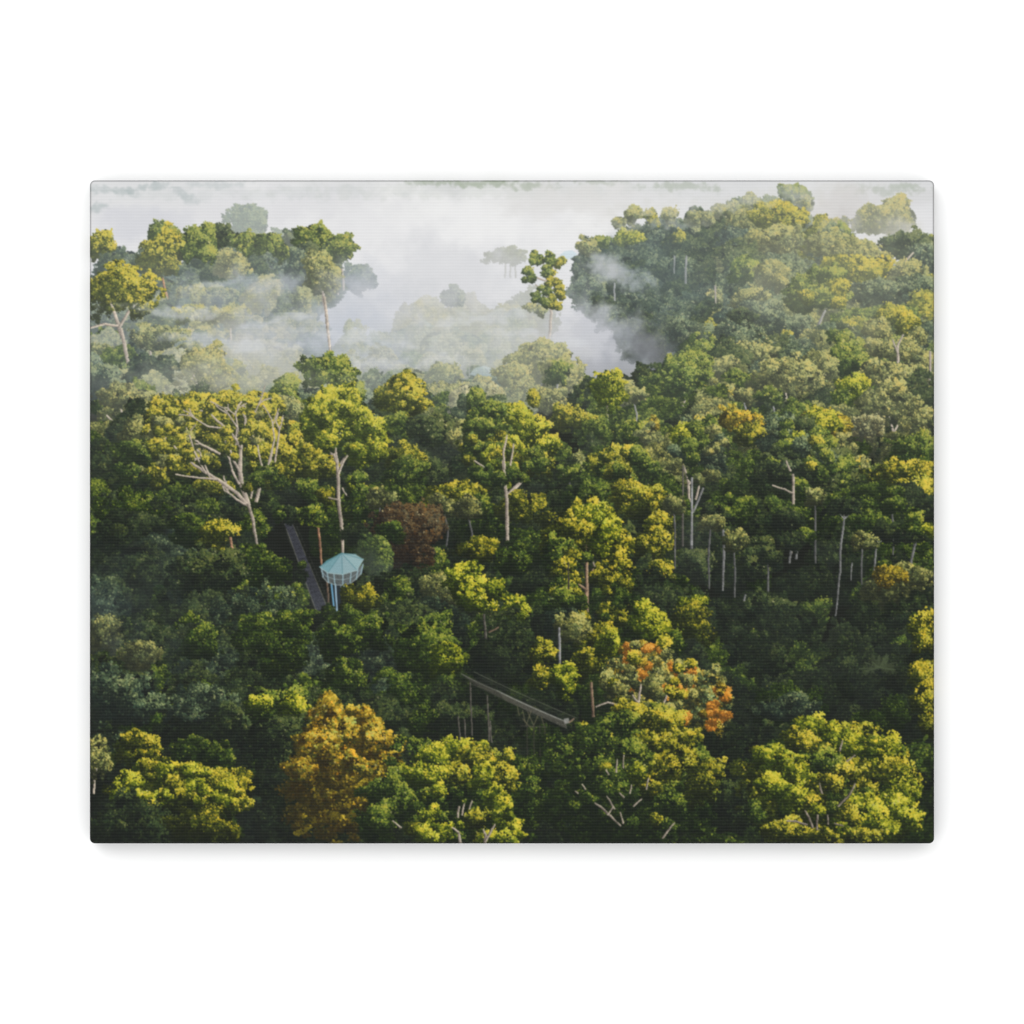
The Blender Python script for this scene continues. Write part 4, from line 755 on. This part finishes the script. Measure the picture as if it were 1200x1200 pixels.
for t in ([(727, 968, 2), (715, 956, 3), (704, 946, 3), (697, 941, 2.4)], [(720, 948, 2.2), (714, 938, 2), (711, 933, 1.4)], [(731, 935, 2), (726, 929, 2)], [(722, 905, 1.8), (723, 890, 1.4)], [(713, 908, 1.6), (710, 902, 1.4)], [(686, 925, 1.8), (682, 919, 1.4)], [(677, 930, 1.6), (674, 927, 1.2)], [(776, 982, 2.2), (784, 972, 2.2), (790, 964, 1.4)],
          [(757, 925, 1.8), (760, 912, 1.6)], [(730, 900, 1.6), (731, 885, 1.2)], [(742, 945, 1.6), (752, 936, 1.2)], [(730, 965, 2), (727, 952, 1.6)], [(712, 955, 2), (718, 946, 1.4)], [(738, 930, 1.4), (740, 920, 1.2)]): trunk([(a, b, w * .8) for a, b, w in t], 'w', 1023, 0, .8)
scatter(745, 905, 95, 70, 50, 'GYGG', .70, 1020.2, 308, (4, 9), 0, .15, 1.6)
tree(855, 950, 26, 40, 'D', .7, 0, order=1024, leaf=1.6)
tree(975, 935, 104, 88, 'Y', .74, 0, order=1030, leaf=1.7, ps=.125, n=105, core=.92, flat=.8, gap=.05)
for (x, y, rx, ry, p, l) in ((955, 852, 22, 14, 'L', .80), (940, 868, 20, 16, 'Y', .82), (978, 860, 16, 14, 'L', .84), (995, 872, 22, 16, 'L', .74), (900, 890, 20, 14, 'L', .70), (925, 905, 24, 22, 'L', .74), (905, 925, 22, 22, 'L', .66), (930, 935, 18, 20, 'L', .72), (1035, 880, 24, 16, 'L', .66), (1040, 905, 26, 18, 'Y', .8), (965, 895, 26, 14, 'G', .9), (990, 905, 16, 10, 'Y', .95), (975, 920, 14, 10, 'Y', .95),
                             (1060, 925, 20, 20, 'L', .76), (1045, 945, 26, 18, 'L', .78), (1015, 945, 22, 16, 'L', .84), (995, 955, 18, 10, 'Y', .95), (1030, 968, 26, 16, 'L', .86), (1065, 965, 16, 18, 'L', .72), (1010, 980, 22, 10, 'Y', .8), (885, 955, 16, 12, 'G', .8), (920, 975, 26, 14, 'Y', .72), (965, 980, 22, 10, 'Y', .7)):
    tree(x, y, rx, ry, p, l, 0, order=1031 + y * .001, leaf=1.65, ps=.22, core=.3, gap=.1)
for t in ([(952, 970, 2.4), (948, 958, 2.4), (943, 950, 1.6)], [(957, 972, 2.2), (958, 955, 2.2)], [(946, 967, 2), (934, 963, 1.8), (922, 962, 1.4)], [(970, 966, 1.6), (970, 955, 1.4)], [(982, 945, 2), (996, 930, 2), (1002, 918, 1.4)], [(984, 880, 1.8), (987, 868, 1.4)], [(992, 892, 1.6), (1002, 885, 1.2)], [(963, 930, 1.8), (960, 918, 1.4)], [(978, 965, 1.6), (988, 968, 1.4)]): trunk(t, 'w', 1034, 0, .72)

mist(985, 330, 130, 90, .22, 455, (206, 202, 172), cell=70, hard=.4)
mist(850, 330, 60, 50, .10, 455, (180, 190, 196), cell=50, hard=.4)
mist(280, 440, 190, 30, .22, 575, (206, 204, 186), cell=50)
scatter(975, 930, 100, 75, 60, 'YGLG', .76, 1030.2, 309, (4, 9), 0, .15, 1.65)
scatter(540, 930, 88, 58, 46, 'GLYG', .74, 1010.2, 310, (4, 9), 0, .15, 1.6)
scatter(820, 530, 34, 36, 14, 'BGV', .8, 568, 311, (5, 9), .03, .2)
scatter(935, 535, 46, 40, 22, 'BGD', .9, 592, 312, (6, 10), .02, .15)
def paint():
    for o, f in sorted(ITEMS, key=lambda t: t[0]): f()
    hz = (.13 * sstep(640, 430, YY) + .07 * sstep(430, 250, YY))[..., None] * (1 - .3 * sstep(300, 120, XX)[..., None])
    hz = hz * (1 - sstep(.45, .8, IMG.mean(-1)))[..., None]
    IMG[:] = IMG * (1 - hz) + np.array((188, 192, 180), np.float32) / 255 * hz
    out = blur(np.clip(IMG, 0, 1), .64)
    lum = out @ np.array([.3, .59, .11], np.float32)
    out = out * (.78 + .22 * sstep(.02, .42, lum) + .06 * sstep(.35, .6, lum) * sstep(.8, .55, lum))[..., None]
    return np.clip(out, 0, 1)
WORLD_E, LAMP_E = 1.38, 30.

# ---------------------------------------------------------------------------
# The real objects: a canvas print on a wall, the lamps and the camera
# ---------------------------------------------------------------------------
U = 0.3556 / (PX1 - PX0)          # metres per picture pixel: a 14 x 11 inch canvas
DEPTH = 30 * U                    # how far the canvas stands off the wall
GAIN = 1.585                       # light on the print / pi
img = paint()
DX = (XX - (PX0 + PX1) / 2); DY = (YY - (PY0 + PY1) / 2)

def to_lin(c):
    return np.where(c <= .04045, c / 12.92, ((c + .055) / 1.055) ** 2.4)

# vertex grid, snapped on to a rectangle with softly rounded corners
nx, ny = W + 1, H + 1
gx = np.linspace(-(PX1 - PX0) / 2, (PX1 - PX0) / 2, nx); gy = np.linspace((PY1 - PY0) / 2, -(PY1 - PY0) / 2, ny)
GX, GY = np.meshgrid(gx, gy)
HX, HY, CR = (PX1 - PX0) / 2, (PY1 - PY0) / 2, 6.0
qx = np.abs(GX) - (HX - CR); qy = np.abs(GY) - (HY - CR)
inc = (qx > 0) & (qy > 0); mx = np.maximum(qx, qy); ln = np.hypot(qx, qy) + 1e-9
k = np.where(inc, mx / ln, 1.)
PX = np.where(inc, np.sign(GX) * (HX - CR + qx * k), GX); PY = np.where(inc, np.sign(GY) * (HY - CR + qy * k), GY)
edge = np.where(inc, CR - mx, np.minimum(HX - np.abs(GX), HY - np.abs(GY)))       # distance to the outline
BV = 1.8                                                                            # the fold of the cloth over the bar
t = np.clip((BV - edge) / BV, 0, 1)
drop = BV * (1 - np.sqrt(np.clip(1 - t * t, 0, 1)))
# colours at the vertices
pi_ = np.pad(img, ((1, 1), (1, 1), (0, 0)), 'edge')
vc = (pi_[:-1, :-1] + pi_[1:, :-1] + pi_[:-1, 1:] + pi_[1:, 1:]) / 4
rimk = 1 - .30 * np.clip((2.2 - edge) / 1.2, 0, 1)                                  # edge shade painted into the ink colour along the fold
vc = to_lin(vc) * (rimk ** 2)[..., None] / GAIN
vc = np.clip(vc, .0, .9)

def mesh_obj(name, verts, faces, mat, parent=None, cols=None, smooth=True):
    me = bpy.data.meshes.new(name)
    nf, nv = len(faces), len(verts)
    me.vertices.add(nv); me.vertices.foreach_set('co', np.ascontiguousarray(verts, np.float32).ravel())
    me.loops.add(nf * 4); me.loops.foreach_set('vertex_index', np.ascontiguousarray(faces, np.int32).ravel())
    me.polygons.add(nf); me.polygons.foreach_set('loop_start', np.arange(0, nf * 4, 4, dtype=np.int32))
    me.polygons.foreach_set('use_smooth', np.full(nf, smooth))
    if cols is not None:
        a = me.color_attributes.new('ink', 'FLOAT_COLOR', 'POINT')
        a.data.foreach_set('color', np.c_[cols.reshape(-1, 3), np.ones(nv)].astype(np.float32).ravel())
    me.materials.append(mat); me.update(calc_edges=True); me.validate()
    o = bpy.data.objects.new(name, me); bpy.context.scene.collection.objects.link(o)
    if parent: o.parent = parent
    return o

def nodes(name, rough=.8, spec=.2):
    m = bpy.data.materials.new(name); m.use_nodes = True; nt = m.node_tree
    b = nt.nodes['Principled BSDF']; b.inputs['Roughness'].default_value = rough; b.inputs['Specular IOR Level'].default_value = spec
    return m, nt, b

def canvas_material():
    """woven cloth: ink from the print, weft threads standing out as fine horizontal lines"""
    m, nt, b = nodes('printed_canvas', .85, .12)
    N = nt.nodes.new; L = nt.links.new
    def math_(op, a, c=None):
        n = N('ShaderNodeMath'); n.operation = op
        for i, v in enumerate((a, c)):
            if v is None: continue
            if isinstance(v, (int, float)): n.inputs[i].default_value = v
            else: L(v, n.inputs[i])
        return n.outputs[0]
    at = N('ShaderNodeAttribute'); at.attribute_name = 'ink'
    tc = N('ShaderNodeTexCoord'); sp = N('ShaderNodeSeparateXYZ'); L(tc.outputs['Object'], sp.inputs[0])
    mp = N('ShaderNodeMapping'); mp.inputs['Scale'].default_value = (1 / (26 * U), 1, 1 / (2.6 * U)); L(tc.outputs['Object'], mp.inputs[0])
    nz = N('ShaderNodeTexNoise'); nz.inputs['Scale'].default_value = 1.; nz.inputs['Detail'].default_value = 2; L(mp.outputs[0], nz.inputs['Vector'])
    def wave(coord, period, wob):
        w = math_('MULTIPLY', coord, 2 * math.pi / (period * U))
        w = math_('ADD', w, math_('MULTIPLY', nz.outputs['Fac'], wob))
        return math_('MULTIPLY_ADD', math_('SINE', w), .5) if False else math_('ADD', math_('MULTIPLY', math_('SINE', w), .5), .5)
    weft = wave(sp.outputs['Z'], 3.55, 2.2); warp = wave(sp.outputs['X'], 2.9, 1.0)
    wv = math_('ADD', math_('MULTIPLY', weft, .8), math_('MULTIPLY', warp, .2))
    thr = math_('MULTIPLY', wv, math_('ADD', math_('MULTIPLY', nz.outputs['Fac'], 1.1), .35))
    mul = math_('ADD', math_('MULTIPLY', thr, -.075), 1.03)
    add = math_('MULTIPLY', thr, .006)  # gloss on the thread tops, painted as a small lift of the base colour
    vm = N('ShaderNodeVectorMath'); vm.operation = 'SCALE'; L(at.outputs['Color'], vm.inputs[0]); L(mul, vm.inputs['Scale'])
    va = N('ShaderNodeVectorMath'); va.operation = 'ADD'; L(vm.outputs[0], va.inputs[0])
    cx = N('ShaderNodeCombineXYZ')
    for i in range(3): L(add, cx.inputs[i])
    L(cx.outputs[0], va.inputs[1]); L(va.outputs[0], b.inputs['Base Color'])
    bp = N('ShaderNodeBump'); bp.inputs['Strength'].default_value = .12; bp.inputs['Distance'].default_value = .4 * U
    L(wv, bp.inputs['Height']); L(bp.outputs[0], b.inputs['Normal'])
    return m

def wall_material():
    m, nt, b = nodes('white_wall_paint', .9, .1)
    N = nt.nodes.new; L = nt.links.new
    tc = N('ShaderNodeTexCoord'); nz = N('ShaderNodeTexNoise'); nz.inputs['Scale'].default_value = 60; nz.inputs['Detail'].default_value = 4
    L(tc.outputs['Object'], nz.inputs['Vector'])
    cr = N('ShaderNodeValToRGB'); cr.color_ramp.elements[0].color = (.795, .80, .80, 1); cr.color_ramp.elements[1].color = (.81, .812, .81, 1)
    L(nz.outputs['Fac'], cr.inputs[0]); L(cr.outputs[0], b.inputs['Base Color'])
    return m

sc = bpy.context.scene
CZ = 1.5                                                     # hanging height of its centre
canvas = bpy.data.objects.new('canvas_print', None); sc.collection.objects.link(canvas)
canvas.location = (0, 0, CZ); canvas.empty_display_size = .05
canvas['label'] = 'canvas print of misty rainforest with small teal-roofed tower, hung on white wall'
canvas['category'] = 'canvas print'
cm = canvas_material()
verts = np.stack([PX * U, -DEPTH + drop * U, PY * U], -1).reshape(-1, 3)
ii = (np.arange(ny - 1)[:, None] * nx + np.arange(nx - 1)[None]).ravel()
faces = np.c_[ii, ii + nx, ii + nx + 1, ii + 1]
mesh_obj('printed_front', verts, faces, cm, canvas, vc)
# the cloth wrapped round the stretcher bars: a closed band from the fold back to the wall
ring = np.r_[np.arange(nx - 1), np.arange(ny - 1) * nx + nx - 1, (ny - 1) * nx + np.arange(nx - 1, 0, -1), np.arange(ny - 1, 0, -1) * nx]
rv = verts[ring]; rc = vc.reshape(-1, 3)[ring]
steps = 7; bv = []; bc = []
for s in range(steps):
    q = rv.copy(); q[:, 1] = rv[:, 1] + (0 - .4 * U - rv[:, 1]) * s / (steps - 1); bv.append(q); bc.append(rc)
n = len(ring); a = np.arange(n); a2 = (a + 1) % n
bf = np.concatenate([np.c_[a + s * n, a2 + s * n, a2 + (s + 1) * n, a + (s + 1) * n] for s in range(steps - 1)])
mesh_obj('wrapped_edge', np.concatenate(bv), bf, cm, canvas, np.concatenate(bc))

wall = mesh_obj('wall', np.array([(-3, 0, -.2), (3, 0, -.2), (3, 0, 3.2), (-3, 0, 3.2)]), np.array([[0, 1, 2, 3]]), wall_material())
wall['kind'] = 'structure'

# ---- light: an evenly white studio with one large soft lamp above left --------------------------
world = bpy.data.worlds.new('World'); sc.world = world; world.use_nodes = True
bg = world.node_tree.nodes['Background']; bg.inputs['Color'].default_value = (1, 1, 1, 1); bg.inputs['Strength'].default_value = WORLD_E
def softbox(name, loc, size, power):
    l = bpy.data.lights.new(name, 'AREA'); l.shape = 'RECTANGLE'; l.size, l.size_y = size; l.energy = power
    o = bpy.data.objects.new(name, l); sc.collection.objects.link(o); o.location = loc
    d = np.array([0, 0, CZ]) - np.array(loc); 
    import mathutils
    o.rotation_euler = mathutils.Vector(d).to_track_quat('-Z', 'Y').to_euler()
softbox('softbox_lamp', (-1.3, -2.6, CZ + 1.9), (2.4, 2.4), LAMP_E)

# ---- camera: square on, long lens ------------------------------------------------------------------
cd = bpy.data.cameras.new('camera'); cam = bpy.data.objects.new('camera', cd); sc.collection.objects.link(cam)
D = 1.6
cam.location = ((600 - (PX0 + PX1) / 2) * U, -DEPTH - D, CZ + ((PY0 + PY1) / 2 - 600) * U)
cam.rotation_euler = (math.radians(90), 0, 0)
cd.sensor_width = 36; cd.sensor_fit = 'HORIZONTAL'; cd.lens = 36 * D / (1200 * U)
cd.clip_start = .01; cd.clip_end = 100
sc.camera = cam
sc.view_settings.view_transform = 'Standard'; sc.view_settings.look = 'None'; sc.view_settings.exposure = 0; sc.view_settings.gamma = 1
sc.view_settings.use_curve_mapping = False
